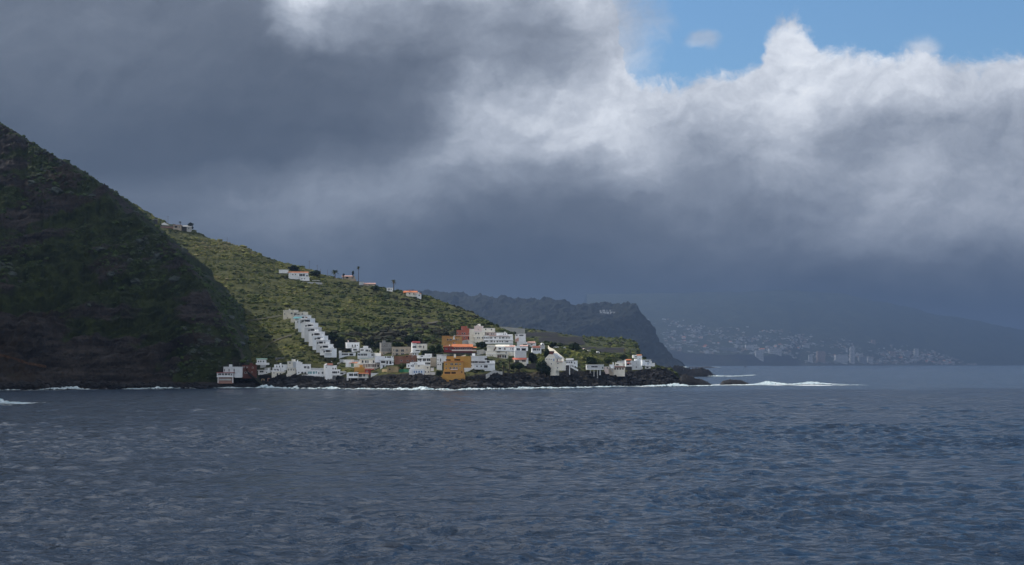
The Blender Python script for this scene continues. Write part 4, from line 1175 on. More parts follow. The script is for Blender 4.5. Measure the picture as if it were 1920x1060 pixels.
    H('small white house with a green door and a red tiled porch', (648, 689), [(648, 659, 675, 689, .4, 6), (659, 671, 681, 689, 0, 5, 'cream')], [(660.9, 684.7, 4.4, 6, 'g')], [('tiles', 655, 668.5, 679, 681.3, 'tile', 5)], yaw=-12)
    H('big cream house with a row of six dark arched openings on its middle floor', (671.5, 697), [(671.5, 716.5, 682.5, 690.5, 0, 9, 'cream'), (677, 714, 673.5, 682.5, 1.6, 8, 'cream'), (699.5, 717, 690.5, 697, .3, 9, 'cream'), (671.5, 699, 690.4, 697, .7, 8, 'cream')],
      [(680, 678.4, 2.6, 4), (686, 678.4, 2.4, 4), (690, 678.4, 1.8, 4), (700.6, 678.2, 2, 4), (704, 678.2, 1.8, 4), (709.5, 679.8, 5, 1.4, 'o')] + row([682.6, 686.6, 690.3, 693.6], 685.8, 1.9, 5, 'r') + row([697.6, 700.8, 703.8], 685.8, 2, 4.8, 'r') + [(709, 686.4, 3, 3.6), (705.2, 692.8, 1.8, 2.6), (711, 692.8, 1.8, 2.6), (676, 687.6, 1.6, 4.6, 'D')],
      [('gable', [(669.5, 682.6), (674.6, 673.4), (677, 673.4), (677, 682.6)], 'cream', .5, 8), ('slab', 676, 715, 673.2, 'green2', .3), ('slab', 671, 717.5, 682.4, 'paint', .5)], mat='cream', yaw=-4)
    H('little white hut with one window just above the black rocks below the big cream house', (695.5, 707.5), [(695.5, 713.5, 700.6, 707.5, 0, 5)], [(707.8, 703, 2.2, 2.4)], [('slab', 695, 714, 707.4, 'paint', .5)], yaw=-6)
    H('white two-storey house with a chimney at the upper left edge of the village', (650, 660), [(650, 674, 642.6, 653, 0, 8), (659.5, 674, 653, 660.5, -.9, 8)], [(660.7, 648.8, 1.8, 4), (666, 648.8, 1.8, 4), (670, 648, 1.4, 1.8), (665.6, 656, 6, 2.8)],
      [('chimney', 654.3, 639, 643, .7, 'pink'), ('balcony', 659.3, 667.5, 650.4, 652, 'grey', .6), ('slab', 649, 674, 653, 'paint', .4)], yaw=16, fwd=1)
    H('low white terraced house with a ramp-like roof right of the chimney house', (675, 663), [(675, 695, 653.5, 663, 0, 7), (681, 690, 650, 653.5, 1, 4)], [(679, 656.6, 5, 2, 'o'), (688, 657.5, 4.6, 3), (692.6, 658, 1.4, 3)], [('stairs', 700, 664.5, 696, 655, 1.2, 'paint', .2), ('chimney', 683.4, 649.2, 652, .8, 'paint')], yaw=5)
    H('white row house with a shaded terrace at the foot of the wooded hollow', (635.5, 673), [(635.5, 666.5, 662, 673, 0, 7, 'bluish'), (635.5, 640, 658.5, 662, .3, 4)], [(646.8, 664.6, 10.5, 2.6), (658.6, 665, 6.4, 3.2, 'o')], [('slab', 635, 663, 661.8, 'paint', .4), ('pillar', 665.4, 662, 673, .5, 'paint', -.5), ('balcony', 652.5, 665, 667, 669, 'lightgrey', .5)], yaw=4)
    H('wide white house with three dark window bays above the big cream house', (670.5, 674), [(670.5, 700, 662.5, 674, 0, 8, 'bluish'), (700, 708, 664.5, 674, .6, 6)], [(673.5, 665.4, 4, 2.8), (679, 665.4, 4, 2.8), (685.2, 665.4, 5.6, 3), (698.3, 666, 3.4, 2.8)], [('slab', 669.5, 701, 662, 'paint', .5), ('balcony', 670.5, 690, 668, 670.2, 'paint', .5), ('stairs', 711, 671.4, 702, 662.6, 1.0, 'paint', .2)], yaw=4)
    H('bluish white three-storey house with loggia, left of the brown brick building', (713, 692), [(713, 738, 668.5, 692, 0, 9, 'bluish'), (703, 713, 668, 680, 2, 7, 'bluish')],
      [(723, 669.9, 1.8, 2.6), (729.4, 669.7, 6.2, 2.4), (736.2, 669.3, 1.8, 1.6), (718.4, 679.4, 7.6, 3.8, 'o'), (726, 679.8, 2.8, 5), (732, 680, 3.4, 5), (736.4, 679.6, 1.3, 2.4), (719.2, 688, 2.6, 5.2), (725.2, 688, 2.4, 5), (732, 687.4, 3, 3.6)],
      [('slab', 712, 738.5, 675, 'paint', .5), ('slab', 712, 738.5, 684.4, 'paint', .5), ('balcony', 713.6, 723, 681, 682.6, 'paint', .5)], yaw=5)
    H('unfinished grey concrete tower house at the left end of the tan block', (715, 668), [(715, 734, 643.4, 668, 0, 8, 'concrete'), (714.4, 734, 659.5, 668.2, -.12, 8, 'tan')],
      [(720.6, 648.3, 1.8, 1.8), (729.6, 648.3, 1.8, 1.8), (729.8, 655, 2.4, 1.8), (720, 655, 2.4, 1.6), (719.9, 662.4, 2, 2.2), (729.1, 662.4, 2, 2.2)], [('slab', 714.5, 734.5, 652.5, 'grey', .15)], mat='concrete', yaw=14)
    H('long tan apartment block with four large grid windows', (734.5, 667), [(734.5, 773, 651.2, 667.5, 0, 9, 'tan')],
      [(738.2, 656.4, 2, 2), (744.4, 657.6, 4.6, 4.2), (754.7, 657.6, 4.6, 4.2), (763, 656.5, 2, 2), (738, 663.7, 1.8, 2), (744.4, 664.8, 4.6, 4.2), (754.7, 664.8, 4.6, 4.2), (763, 663.6, 1.8, 2), (770.2, 663.8, 1.5, 1.8)], mat='tan', yaw=2)
    H('long brown brick building with two round white dishes under the tan block', (739.5, 683.5), [(739.5, 781, 668.5, 683.5, 0, 6, 'brick'), (759.5, 780, 667, 671.5, -.3, 6, 'brick')], [(763, 668.7, 3, 1.8, 'o'), (773, 669, 2, 1.4), (752.3, 676.6, 3, 2.2), (764.3, 676.6, 3, 1.8), (773.7, 676.8, 2.6, 1.8)], [('dish', 741.4, 670.3, .75), ('dish', 741.8, 677.2, .75)], mat='brick', yaw=2)
    H('small white house with a dark red roof at the top right of the tan block', (773, 667), [(773, 781.4, 643.4, 661, .4, 7), (781.4, 801, 645.5, 657, 0, 8, 'cream'), (773, 788, 656.5, 661.5, -.8, 7), (771, 785, 661.4, 668, 0, 6)],
      [(775.9, 650.8, 4.4, 3), (779.6, 650.6, 1.8, 4), (784, 650.4, 1.2, 2), (787.3, 650.3, 2, 3.4), (789.6, 650.4, 1.2, 2.4), (794.2, 651, 1.6, 4.4, 'r'), (783, 657.6, 6.6, 1.6, 'o'), (775, 664, 1.8, 2.6), (779.2, 664, 1.6, 2.4), (770.2 + 1.4, 664, 1, 2)],
      [('tiles', 774, 787.5, 640, 643.6, 'red', 6)], yaw=10)
    H('white four-storey house with long dark window bands and a wavy roof parapet', (783.5, 687), [(783.5, 807, 667, 687, 0, 9, 'white'), (797, 810, 664.2, 671, .4, 6), (807, 818, 670.5, 695, 1.2, 7, 'tan')],
      [(787, 674.6, 6.4, 3.2), (795.6, 674.8, 5.4, 4.2), (803.4, 674.8, 6, 4.2), (789, 681.6, 7.4, 2.6), (797.2, 681.8, 5, 2.6), (803.6, 682, 5, 2.8), (791, 668.2, 4.4, 1.4, 'o'), (804.6, 667.6, .8, 2)],
      [('slab', 783, 807.5, 671.5, 'paint', .6), ('slab', 783, 807.5, 679, 'paint', .7)], yaw=5)
    H('white seafront house with four blue shutters standing on short white pillars', (767, 703), [(767.5, 796, 693, 702.8, 0, 8, 'bluish'), (778, 797, 684.3, 693.2, 1.2, 7, 'cream'), (769.5, 778.5, 680, 693, 1.8, 7), (779, 797, 679.6, 684.5, 3, 6), (796.4, 806.4, 686.4, 703, -.8, 8, 'cream'), (762.5, 769.5, 682.5, 690, 2.4, 6), (806.4, 816, 698.5, 703, .4, 5), (807.5, 813.5, 690.5, 696, 2, 4)],
      row([777, 781, 785.8, 790.5], 697.5, 1.9, 3.2, 'b') + [(801.9, 689.7, 2.2, 2.2), (797.5 + .4, 697.6, 1.6, 2), (803.6, 697.6, 2, 2.2), (785.4, 686.4, 2, 2.6), (774.4, 686, 1.8, 4.4), (771.4, 686.3, 1.2, 3), (777.6, 682.6, 1.4, 1.8), (781.5, 682.5, 1.2, 1.4), (766, 686.4, 1.4, 3)],
      [('gable', [(767.6, 693.4), (772, 693.4), (772, 703), (770, 703), (766.4, 698)], 'paint', -.7, .6)] + [('pillar', u, 703, v, .6, 'paint') for u, v in ((774.5, 706.5), (781.3, 708), (789, 706), (799, 709), (804.2, 706.5), (812.5, 707))] + [('stairs', 787.5, 709, 796, 702.5, .8, 'pinkbrick', -1.2)], yaw=5, ext=0, fwd=4)
    H('narrow pale white block left of the orange building', (818.8, 693.5), [(818.8, 829, 665.5, 694, 0, 8), (829, 838, 665.8, 680, .7, 8)], [(821.2, 675, 1.4, 2), (826, 675.4, 1.8, 5), (821.4, 683.6, 2, 2.2), (825.6, 683.6, 1.8, 2)], [('slab', 818.4, 843, 666, 'grey', .2), ('slab', 818.3, 829, 679.6, 'lightgrey', .25)], yaw=3)
    H('large bright orange seafront building with rows of dark windows', (832, 709), [(832, 868, 678.4, 709, 0, 8, 'orange'), (837, 882, 668.8, 690, 4, 8, 'orange'), (831, 862, 696.4, 703, -1.6, 3, 'ochre'), (829, 871, 703, 711, -3, 5, 'orange'), (861, 870, 694, 704, -1.2, 3, 'ochre')],
      row([836.6, 862.6], 683.2, 2.2, 2.2) + [(847, 683, 4.6, 2.6), (855.6, 683, 4.6, 2.6)] + [(836.6, 690.7, 2.4, 2), (844.6, 690.4, 3.6, 2.2), (851.6, 690.4, 3.6, 2.2), (856.8, 690.2, 2.6, 2), (862.6, 690.6, 1.4, 2.2), (840.4, 675.2, 8.4, 2.2, 'o'), (857.4, 675, 10, 2.6, 'o'), (839, 699.5, 10, 2.8, 'o'), (850.5, 699.5, 7.5, 2.8, 'o'), (866, 698, 1.6, 3, 'o')],
      [('slab', 831, 868.6, 678.2, 'tile', .4), ('balcony', 845, 858, 692, 693.4, 'pink', .7), ('chimney', 852, 664.6, 668, 1.4, 'cream'), ('gable', [(827, 706), (831, 703.2), (869, 703.2), (872, 708), (856, 711), (848, 714), (838, 711)], 'orange', -3.6, .5), ('gable', [(860, 668.6), (871, 665.4), (871, 668.6)], 'cream', 5, 4)], mat='orange', yaw=-3)
    H('white house with a sloping ramp to the rocks just right of the orange building', (882.5, 697), [(889.5, 928, 681.5, 693, 0, 9, 'bluish'), (882.5, 913, 668, 681.5, 1.2, 8, 'lightgrey'), (907, 928, 692.6, 697, .2, 8, 'bluish'), (882.5, 890, 681.4, 691, .5, 7), (913, 928, 677, 681.6, 2.4, 6)],
      [(885.9, 678.8, 5, 3.6), (892.4, 678.8, 5.6, 3.6), (903.5, 679.4, 10.4, 2, 'o'), (915.2, 678.8, 5, 3, 'o'), (912.6, 673.4, 6.6, 2.6, 'o'), (894.4, 687, 2.2, 2.2), (902.4, 687, 2.2, 2.2), (911, 687.4, 6, 4), (884, 686, 1.8, 2)],
      [('slab', 881.6, 913, 677, 'paint', .8), ('slab', 889, 928.4, 682, 'paint', .7), ('gable', [(868.5, 688.4), (889.5, 688.4), (889.5, 690.4), (870, 700.6)], 'white', -.6, 2), ('chimney', 892, 669.6, 671, 1.0, 'paint'), ('chimney', 900.4, 669.8, 671, 1.0, 'paint')], yaw=3)
    H('long dark red house with an orange tiled roof and a white balcony rail', (832.5, 661), [(832.5, 848, 650, 661, 0, 7, 'red'), (848, 886, 651, 661, .5, 8, 'red'), (832, 895, 661, 667, -1.4, 6, 'darkstone')],
      [(837, 654.4, 4, 2.6), (845.6, 654.4, 2.8, 3)] + row([852.6, 856.6, 861, 865, 869, 873.4], 654, 2.2, 3.2) + row([877.6, 882.6], 654, 3, 2.8),
      [('tiles', 848, 886.6, 645.2, 651, 'tile', 8, .5), ('tiles', 832, 848, 648.6, 650.2, 'tile', 7), ('balcony', 847, 893, 656, 658, 'pink', 1.1), ('chimney', 843, 646.6, 649, .7, 'paint'), ('tiles', 887, 893, 650.4, 652.6, 'tile', 4)], mat='red', yaw=4)
    H('flat ochre house with a white cone canopy above the dark red one', (828.5, 647), [(828.5, 838, 630.4, 647, -.4, 8, 'ochre'), (838, 862, 631.6, 647, .2, 8, 'ochre')], [(839.7, 637.2, 2.2, 2.8), (845.2, 637.2, 3.6, 2.6), (856, 637.2, 1.8, 2.4), (859.6, 637.2, 1.2, 2.2), (850.8, 643.4, 1.8, 2.2), (853.4, 643.4, 1, 2)],
      [('balcony', 838.5, 848, 639.2, 640, 'ochre', .5), ('gable', [(849.6, 637), (851.4, 630), (853.2, 637)], 'paint', -1, 1)], mat='ochre', yaw=-12)
    H('coral red stepped house between the ochre house and the pale pink block', (856, 640), [(856, 886, 619.6, 630, 0, 8, 'coral'), (864.6, 874, 612.4, 619.6, 1.5, 5, 'coral'), (872, 881, 616.8, 619.6, 1, 5, 'coral'), (864, 889, 631, 640, -1, 8, 'coral')],
      [(858, 625, 1.8, 2.4), (866.8, 625.6, 2, 2.8), (871.2, 625.6, 2, 2.8), (880.4, 626, 3, 2.8), (866.4, 617.6, 1, 1.8), (871, 633.6, 1.8, 2.4), (882, 634, 8, 3.6, 'o')], [('slab', 864, 890, 630.4, 'pink', .6), ('slab', 855, 886.6, 629.4, 'pink', .5)], mat='coral', yaw=-10)
    H('pale pink and white terraced block, topmost building of the village', (888, 642), [(888, 908, 622.6, 632.4, 0, 9, 'cream'), (889, 903.6, 612, 622, 2, 7, 'pink'), (903.6, 925.5, 616.2, 623, 2.4, 8), (889.5, 906, 632.4, 642, -.6, 9, 'cream'), (880, 889, 617.6, 642, 1.8, 7)],
      [(892.4, 625.6, 2, 2.8), (897.4, 625.6, 1.6, 2.4), (910.8, 618, 1.8, 2), (921.8, 618.2, 2, 2), (895.6, 633.6, 1.4, 2.8), (898.6, 633.6, 1.4, 2.8), (904.8, 633.4, 1.8, 3), (896.8, 617.8, 1, 2)], [('chimney', 894.6, 610.2, 612, 1.6, 'pink'), ('slab', 888, 908.5, 631.6, 'cream', .5)], mat='cream', yaw=-8)
    H('pink fronted flats with four dark openings right of the topmost block', (908, 632), [(908, 926, 622.6, 632, 0, 7, 'pink'), (926, 930, 624.4, 632, .5, 6)], [(910.6, 626.7, 2.6, 2.4, 'o'), (914.8, 626.7, 2.6, 2.4, 'o'), (921.6, 626.5, 1.6, 2.2), (925, 626.5, 1.2, 2)], [('slab', 907, 930, 630.2, 'coral', .7), ('slab', 914, 929, 622.6, 'pink', .3)], mat='pink', yaw=-6)
    H('long white apartment row with two lines of small dark windows', (907, 644.6), [(907, 962, 630.2, 638, .3, 8), (907, 962, 638, 644.8, 0, 8), (931, 951, 624.6, 630, 2.5, 6), (951, 961, 627.8, 630, 2, 6)],
      row([908.4, 911.6, 915], 633.7, 1.8, 2.4) + row([919, 922], 633.7, 1.8, 2.6) + [(928.4, 633.7, 2.6, 2), (937.4, 633.6, 1.8, 3), (943.4, 633.6, 4, 2.4), (949.4, 633.8, 1.6, 2.6), (952.6, 633.8, 1.4, 2.2), (955.4, 633.8, 1.4, 2.2), (911.6, 640, 6, 1.6, 'o'), (921.6, 640, 3.4, 3), (927.2, 640.6, 1.8, 2.4), (932.4, 640.5, 2.2, 2.4), (936, 640.6, 1, 2.4), (938.4, 640.6, 1, 2.4), (942, 640.6, 2, 2.4), (947.2, 640.6, 1, 2.4), (951, 640.6, 3.6, 2.2), (944.2, 626.8, 1, 1.8), (947.6, 626.8, 1, 1.8)],
      [('slab', 907, 963, 638, 'paint', .6), ('slab', 923, 968, 645, 'green', .3), ('chimney', 947, 622.6, 625, 1.2, 'paint'), ('slab', 918, 955, 630, 'pinktile', .4)], yaw=2)
    H('plain white tower house with a window band near its top', (972.5, 650), [(972.5, 984, 626.6, 645, 0, 7), (965.6, 972.5, 627.6, 641, 1.6, 6), (969, 979, 641, 650, -.8, 6)], [(977.6, 629, 6.8, 2.2), (968.6, 628.8, 3.4, 1.4, 'o'), (968, 640, 1, 2.2)], [('gable', [(966, 637), (972.4, 633.6), (972.4, 642), (966, 642)], 'pinktile', -.4, 1)], yaw=-7)  # pink slab is the warmly lit side wall, light put into colour
    H('white row house with faded pink roof in the middle of the upper village', (924, 660), [(924, 966, 650.6, 659.6, 0, 8)], [(937, 653.8, 4, 2.6), (946.6, 654.2, 2, 3.4, 'r'), (957.6, 654.4, 1, 2.4), (961.6, 654.4, 1.6, 2.6)], [('tiles', 948, 966, 647.6, 650.8, 'pinktile', 8), ('tiles', 930, 955, 646.4, 650.6, 'cream', 8, .6), ('slab', 923.5, 966, 658, 'paint', .7)], yaw=3)
    H('cream house with a diagonal outside stair left of the pink roofed row', (913, 668), [(913, 931, 650.4, 659, 1, 7, 'cream'), (911, 950, 658.6, 664, .2, 8, 'cream'), (911, 932, 664, 682, -.6, 8, 'cream'), (931, 950, 664, 676, .4, 7)],
      [(935, 668.4, 9.4, 4.4, 'r'), (943.2, 668.6, 3.2, 4.4), (947.6, 668.6, 2.8, 4.4), (952 - 3, 661.6, 1.6, 1.8), (934.6, 660.4, 6, 1.4, 'o'), (923.4, 666.8, 1, 1.6), (919, 666.6, 1, 1.6), (943.2, 674, 1.4, 2.4), (924, 674.2, 4, 1.2, 'o')],
      [('stairs', 925.4, 657.5, 930, 650.6, .6, 'brown', .7), ('gable', [(930, 671.6), (936, 681), (930, 681.8), (930, 682)], 'cream', -.3, 2), ('slab', 910.6, 950.4, 663.6, 'paint', .5), ('slab', 928, 956, 658.2, 'paint', 1.0)], mat='cream', yaw=-9)
    H('white house above a blank white wall and a coral awning', (966, 681), [(966, 990, 649.4, 658.4, 1.6, 7), (965.6, 987, 658.4, 671, 0, 8, 'lightgrey'), (964.5, 987, 674.4, 681.4, -.4, 8, 'cream'), (986.6, 990.5, 672, 681, .6, 6, 'bluish')],
      [(971.6, 655.2, 6, 4), (982, 655.6, 7.4, 4.2, 'o'), (969.6, 677.2, 6.6, 2.6), (982.2, 677, 6.4, 2.4)], [('awning', 961, 987.6, 671.2, 674.6, 'salmon', 1.8), ('tiles', 976, 990, 647, 649.6, 'pinktile', 6, 1.6), ('rail', 967, 976, 656.2, 658.2, 'blueshut', 1.2)], yaw=3, ext=2)
    H('small house with a white arched gable and green door beside the pink tiled roof', (978, 650), [(979, 990, 645, 650, 0, 6), (990, 1004, 643.6, 650.4, .5, 6)], [(983, 645.8, 4, 3.4, 'g'), (986.8, 645.4, 2.6, 2.6, 'o'), (997, 646.6, 2.2, 2)], [('gable', [(977.8, 645.6), (980.6, 642), (984.5, 640.4), (988, 641.6), (990.8, 645.2)], 'paint', -.15, 3), ('tiles', 989, 1002.6, 640.6, 643.8, 'pinktile', 6)], yaw=-5)
    H('white house with a brown roof and a band of windows above the dark trees', (998, 663), [(998, 1015, 652.6, 664, 0, 7, 'bluish'), (1012.6, 1021.6, 648, 654.6, 1.8, 6, 'lightgrey')], [(1003, 655.6, 4.6, 3.4), (1008.2, 655.6, 2.2, 3.4), (1011.4, 655.6, 1.8, 3.4), (999.6, 655.8, 1.4, 3)], [('tiles', 1000, 1013, 648.6, 652.8, 'browntile', 7), ('slab', 1011, 1022, 647.6, 'slate', .3)], yaw=6)
    H('tall cream cliffside house tapering to the rocks, with a red tower on its roof', (1024, 698), [(1022, 1040, 672.4, 690, 0, 9, 'cream'), (1040, 1054.5, 678.4, 695, .5, 8, 'cream'), (1030.2, 1036.6, 658.6, 668, 2.2, 3, 'redbrick'), (1030, 1042, 690, 698, .3, 8, 'cream'), (1040, 1049, 672.6, 678.4, 1.4, 6)],
      [(1025.2, 673.4 + .5, 1.4, 1.4), (1030, 673.6, 1.2, 1.4), (1033.8, 674, 1.2, 1.4), (1039 - .4, 675, 1.6, 3.6, 'b'), (1045, 675.6, 1.4, 4), (1034, 682.4, 1.4, 2), (1046.2, 681.8, 1.8, 1.8), (1045.6, 690, 1.6, 2)],
      [('gable', [(1021.6, 672.6), (1029, 664.6), (1036, 665), (1040, 670), (1040, 672.6)], 'cream', .2, 7), ('gable', [(1036.4, 663), (1039, 662.6), (1050, 670.6), (1050, 672.5), (1038, 672.5)], 'lightgrey', 1.0, 6), ('slab', 1043, 1056, 678.2, 'pinktile', .5), ('gable', [(1022, 690), (1031, 690), (1031, 698), (1028.6, 697)], 'cream', .12, 7)], mat='cream', yaw=-20, fwd=2)
    H('grey white house with a dark lower storey at the foot of the long sloping wall', (1060, 696), [(1061.4, 1073.6, 676, 685, 0, 7), (1073.6, 1081.4, 677, 689, .8, 7), (1054.6, 1067, 685, 696, -.7, 7, 'darkstone'), (1067.2, 1068.8, 684.5, 697, -.9, 1.5, 'paint'), (1068.8, 1075, 686, 696, -.2, 6, 'darkstone')],
      [(1063.2, 679.6, 2, 2.6), (1067.2, 679.6, 2, 2.6), (1071.6, 679.6, 2.4, 3), (1062, 692, 2.2, 3.6), (1077.4, 681, 2, 2), (1078.6, 688, 2.4, 2, 'o')],
      [('tiles', 1060.8, 1074, 672, 676.2, 'slate', 7), ('slab', 1060, 1074, 684.8, 'paint', .8), ('stairs', 1070, 686.8, 1084, 694, .8, 'paint', -.6), ('chimney', 1055.8, 671.6, 676, .7, 'paint')], yaw=-8, fwd=2)
    H('white flat-roofed box house raised on thin stilts over the black rocks', (1100.5, 694), [(1100.5, 1132, 684.6, 693.4, 0, 7, 'lightgrey')], [(1114.6, 687.8, 10.6, 2.6), (1129.6, 689.8, 1.8, 3.6), (1102, 688, 1.2, 2)],
      [('slab', 1100, 1132.5, 693.2, 'paint', .4), ('slab', 1100, 1132.5, 684.4, 'paint', .4)] + [('pillar', u, 693.6, 704.5, .75, 'grey') for u in (1107, 1114, 1120.4)] + [('pillar', 1125.4, 693.6, 699, .95, 'lightgrey')], yaw=4, ext=0, fwd=7)
    H('jumble of small pale terrace walls and sheds between the stilt house and the cream house', (1133, 696), [(1133, 1141, 688.4, 695.5, 0, 5, 'pink'), (1141, 1148.6, 691, 698, .4, 5, 'tan'), (1143, 1150.6, 684.4, 691, 1.6, 5)], [(1139, 690.2, 2, 2)], [('stairs', 1142, 685, 1149, 696, .8, 'grey', -.2)], yaw=-10, cat='sheds')
    H('cream seafront house with a brown roof terrace and a row of shuttered bays', (1150, 700), [(1150, 1171.6, 689.4, 700, 0, 8, 'cream'), (1153.4, 1168.6, 680.4, 687, 2.6, 6, 'cream'), (1150, 1171.6, 686.4, 689.2, .8, 7, 'pinkbrick')],
      [(1157.6, 684.2, 4.6, 2, 'o')] + row([1153.4, 1158, 1163, 1168], 691.8, 2.6, 2.8, 'r'), [('chimney', 1160.8, 677, 681, .7, 'paint'), ('chimney', 1168.8, 678.4, 681, .7, 'pink'), ('chimney', 1149.6, 680, 686, 1.0, 'paint'), ('slab', 1149.4, 1172, 689.3, 'brown', .6)], mat='cream', yaw=-5, fwd=2)
    H('narrow white house with two orange red awnings', (1173.4, 695), [(1173.4, 1184.6, 675.4, 687.6, 0, 7), (1174, 1184, 687.6, 695, .4, 6, 'darkstone')], [(1178.2, 677.4, 7, 1.8, 'o'), (1177.6, 683.4, 4.6, 2.6, 'o'), (1182.8, 682.6, 1.2, 3.4)], [('awning', 1173, 1183.6, 673.6, 676, 'tile', 1.4), ('awning', 1175.8, 1181.4, 679.6, 681.8, 'salmon', 1.2)], yaw=3)
    H('blank grey white block next to the house with orange awnings', (1184.8, 694), [(1184.8, 1198.4, 677.2, 694, 0, 7, 'lightgrey'), (1198, 1205, 689, 694, .2, 5, 'lightgrey')], [(1193, 688.6, 1.4, 2.8), (1193.2, 681, 1, 1), (1188, 686.4, 1, 1)], (), yaw=4)
    H('white hilltop house with a small orange roof at the right end of the village', (1195, 689), [(1195, 1204, 668.4, 689, 0, 6, 'bluish'), (1187.4, 1196, 666.4, 671.4, 1.2, 5), (1196, 1203.4, 666.6, 668.6, .6, 5)], [(1191, 668.8, 1.4, 2), (1193.6, 668.8, 1, 2), (1199, 672.6, 1, 1.2), (1203, 683 - .2, 1.2, 1.6)], [('tiles', 1195.6, 1203.4, 665, 667, 'tile', 5, .6)], yaw=5)
    H('white end house with a dark window band, last house on the rocky point', (1204.4, 692), [(1204.4, 1220.4, 675.2, 686, 0, 7, 'bluish'), (1220, 1228, 681.4, 687.2, .8, 5), (1210, 1220, 687, 692, .4, 5), (1218, 1222, 677.4, 682, 1.4, 4)], [(1213.6, 677.6, 6.8, 1.6), (1215, 681.6, 1.4, 3.8, 'b'), (1218, 680.4, 1, 1.2), (1213.8, 689.2, 4, 2.2, 'o')], [('slab', 1203.8, 1221, 675, 'paint', .5), ('balcony', 1209, 1220, 684.8, 686.2, 'paint', .7)], yaw=5)
    H('sand coloured stone house among shrubs below the brown brick building', (725.5, 700), [(725.5, 746.5, 688.6, 700, 0, 7, 'stone')], [(730.6, 692.8, 3, 2.2, 'o')], [('slab', 725, 747, 688.4, 'stone', .2)], mat='stone', yaw=-8)
    H('dark low ruin with pale door frames up behind the white terraced house', (516, 676), [(516, 541, 671.6, 676.4, 0, 4, 'darkstone')], row([518.4, 524, 529.6], 673.8, 2, 3.2) + row([523.2, 527, 532.6, 540], 674, 1.8, 3, 'o'), (), mat='darkstone', yaw=2, cat='ruin')
    # stepped block running up the slope
    st = [(531, 551, 582.2, 600), (545, 569, 585.6, 604), (553, 575, 591.4, 612), (559, 582, 597.4, 620), (565, 588, 606, 627), (571, 594, 614.4, 634), (579, 600, 622.4, 642), (586, 606, 630.2, 649), (593, 610, 638.2, 654), (600, 616, 646, 659), (608, 622, 654, 663)]
    yb0 = land_Y(531, 596) - 4; bl = []; ws = []
    for i, (a, b, c, d_) in enumerate(st):
        bk = (land_Y(a + 4, d_ - 4) - 4 - yb0) * (0.0 if i == 0 else 1.0)
        if i: bk = min(bk, prev - 1.2)
        prev = bk
        bl.append((a, b, c, d_, bk, 7, ('cream', 'cream', 'white', 'bluish', 'white', 'lightgrey', 'white', 'bluish', 'lightgrey', 'white', 'bluish')[i]))  # light and shade of the steps put into alternating wall colours
        if i > 1: ws += [(b - 6.2 - (i * 7 % 3), c + 4.8, 8.0 - (i % 3), 3.6, 'o'), (b - 1.4, c + 4.6, 1.5, 3.0), (b - 14.0, c + 5.4, 2.6 + i % 2, 3.0)]
    ws += [(534, 589, 1.6, 2), (539.4, 596.4, 1.6, 2), (547, 588, 3, 2.2), (554, 590, 4.4, 4), (559.6, 590.6, 4, 2.2, 'o'), (567, 589, 2.4, 1.6), (558.6, 604, 2, 2), (564.6, 604.8, 2.2, 3)]
    ex = [('awning', 551, 567, 594, 597.8, 'teal', 1.6)] + [('balcony', b - 11.5, b + .2, c + 6.4, c + 8.0, 'paint', 1.5) for (a, b, c, d_) in st[2:]]
    H('long white apartment building stepping down the green slope like a staircase', (531, 604), bl, ws, ex, yaw=-24, depth=12, ext=3, name='apartment_building', cat='apartment building', Y=yb0, step=True)
    # hillside and ridge houses
    R = 'houses scattered on the upper slope'
    H('white villa with an orange roof and balcony on the green slope below the ridge', (541, 522), [(541, 578, 511.4, 522, 0, 9), (523, 540.5, 506.4, 512.6, 1.5, 8), (563, 580, 520.4, 525, -1, 6)], [(549, 515, 1.6, 1.8), (554, 515, 1.6, 1.8), (564, 516, 5, 4), (569.6, 516, 3.6, 4), (575.6, 517.6, 2.4, 3), (566, 523, 2, 1.6), (571, 523, 2, 1.6)],
      [('tiles', 540, 578, 509, 511.6, 'tile', 9), ('slab', 562, 600, 526.4, 'paint', 2.5), ('balcony', 561, 579, 518.6, 520.6, 'paint', 1)], yaw=8, group=R)
    H('low tan house behind a long tan garden wall on the ridge between two palms', (642, 522), [(642, 665, 518.6, 525, 2, 8, 'tan'), (618, 668, 524, 528.6, 0, 1.2, 'tan'), (651, 668.6, 527, 531.6, -1, 1.5, 'darkstone')], [(651, 520.8, 4, 2.6, 'o'), (660, 521.4, 1.8, 2)], [('tiles', 641, 660, 516.2, 519, 'pinktile', 7, 2), ('gable', [(617, 518), (624, 520), (640, 524.2), (618, 524.2)], 'tan', .2, 1)], mat='tan', yaw=4, group=R)
    H('low pinkish roof just right of the tall thin palm', (682, 536), [(682, 704, 532.6, 536, 0, 6, 'tan'), (673, 682, 529, 535, .5, 6, 'lightgrey')], [(692, 534.4, 2, 1.4)], [('tiles', 681, 704, 530.4, 533, 'pinktile', 6)], mat='tan', yaw=5, group=R)
    H('tiny white house with an arched porch under the short thick palm', (725, 545.5), [(725, 737, 540.2, 545.6, 0, 6)], [(729.4, 543, 1.8, 3, 'o'), (733.4, 542.6, 1.4, 1.4)], (), yaw=5, group=R)
    H('white house with a bright orange tiled roof at the end of the ridge', (762, 555), [(762, 786, 548.6, 555.4, 0, 8, 'cream'), (780, 790, 551, 557, -.8, 7)], [(768, 551, 2, 2), (776, 551.4, 2, 2), (786, 554, 1.8, 2.2)], [('tiles', 758, 783, 545, 549, 'tile', 9), ('chimney', 768.6, 544, 547, 1, 'tile'), ('tiles', 779, 789, 549.4, 551.4, 'tile', 7, -.8)], yaw=10, group=R)
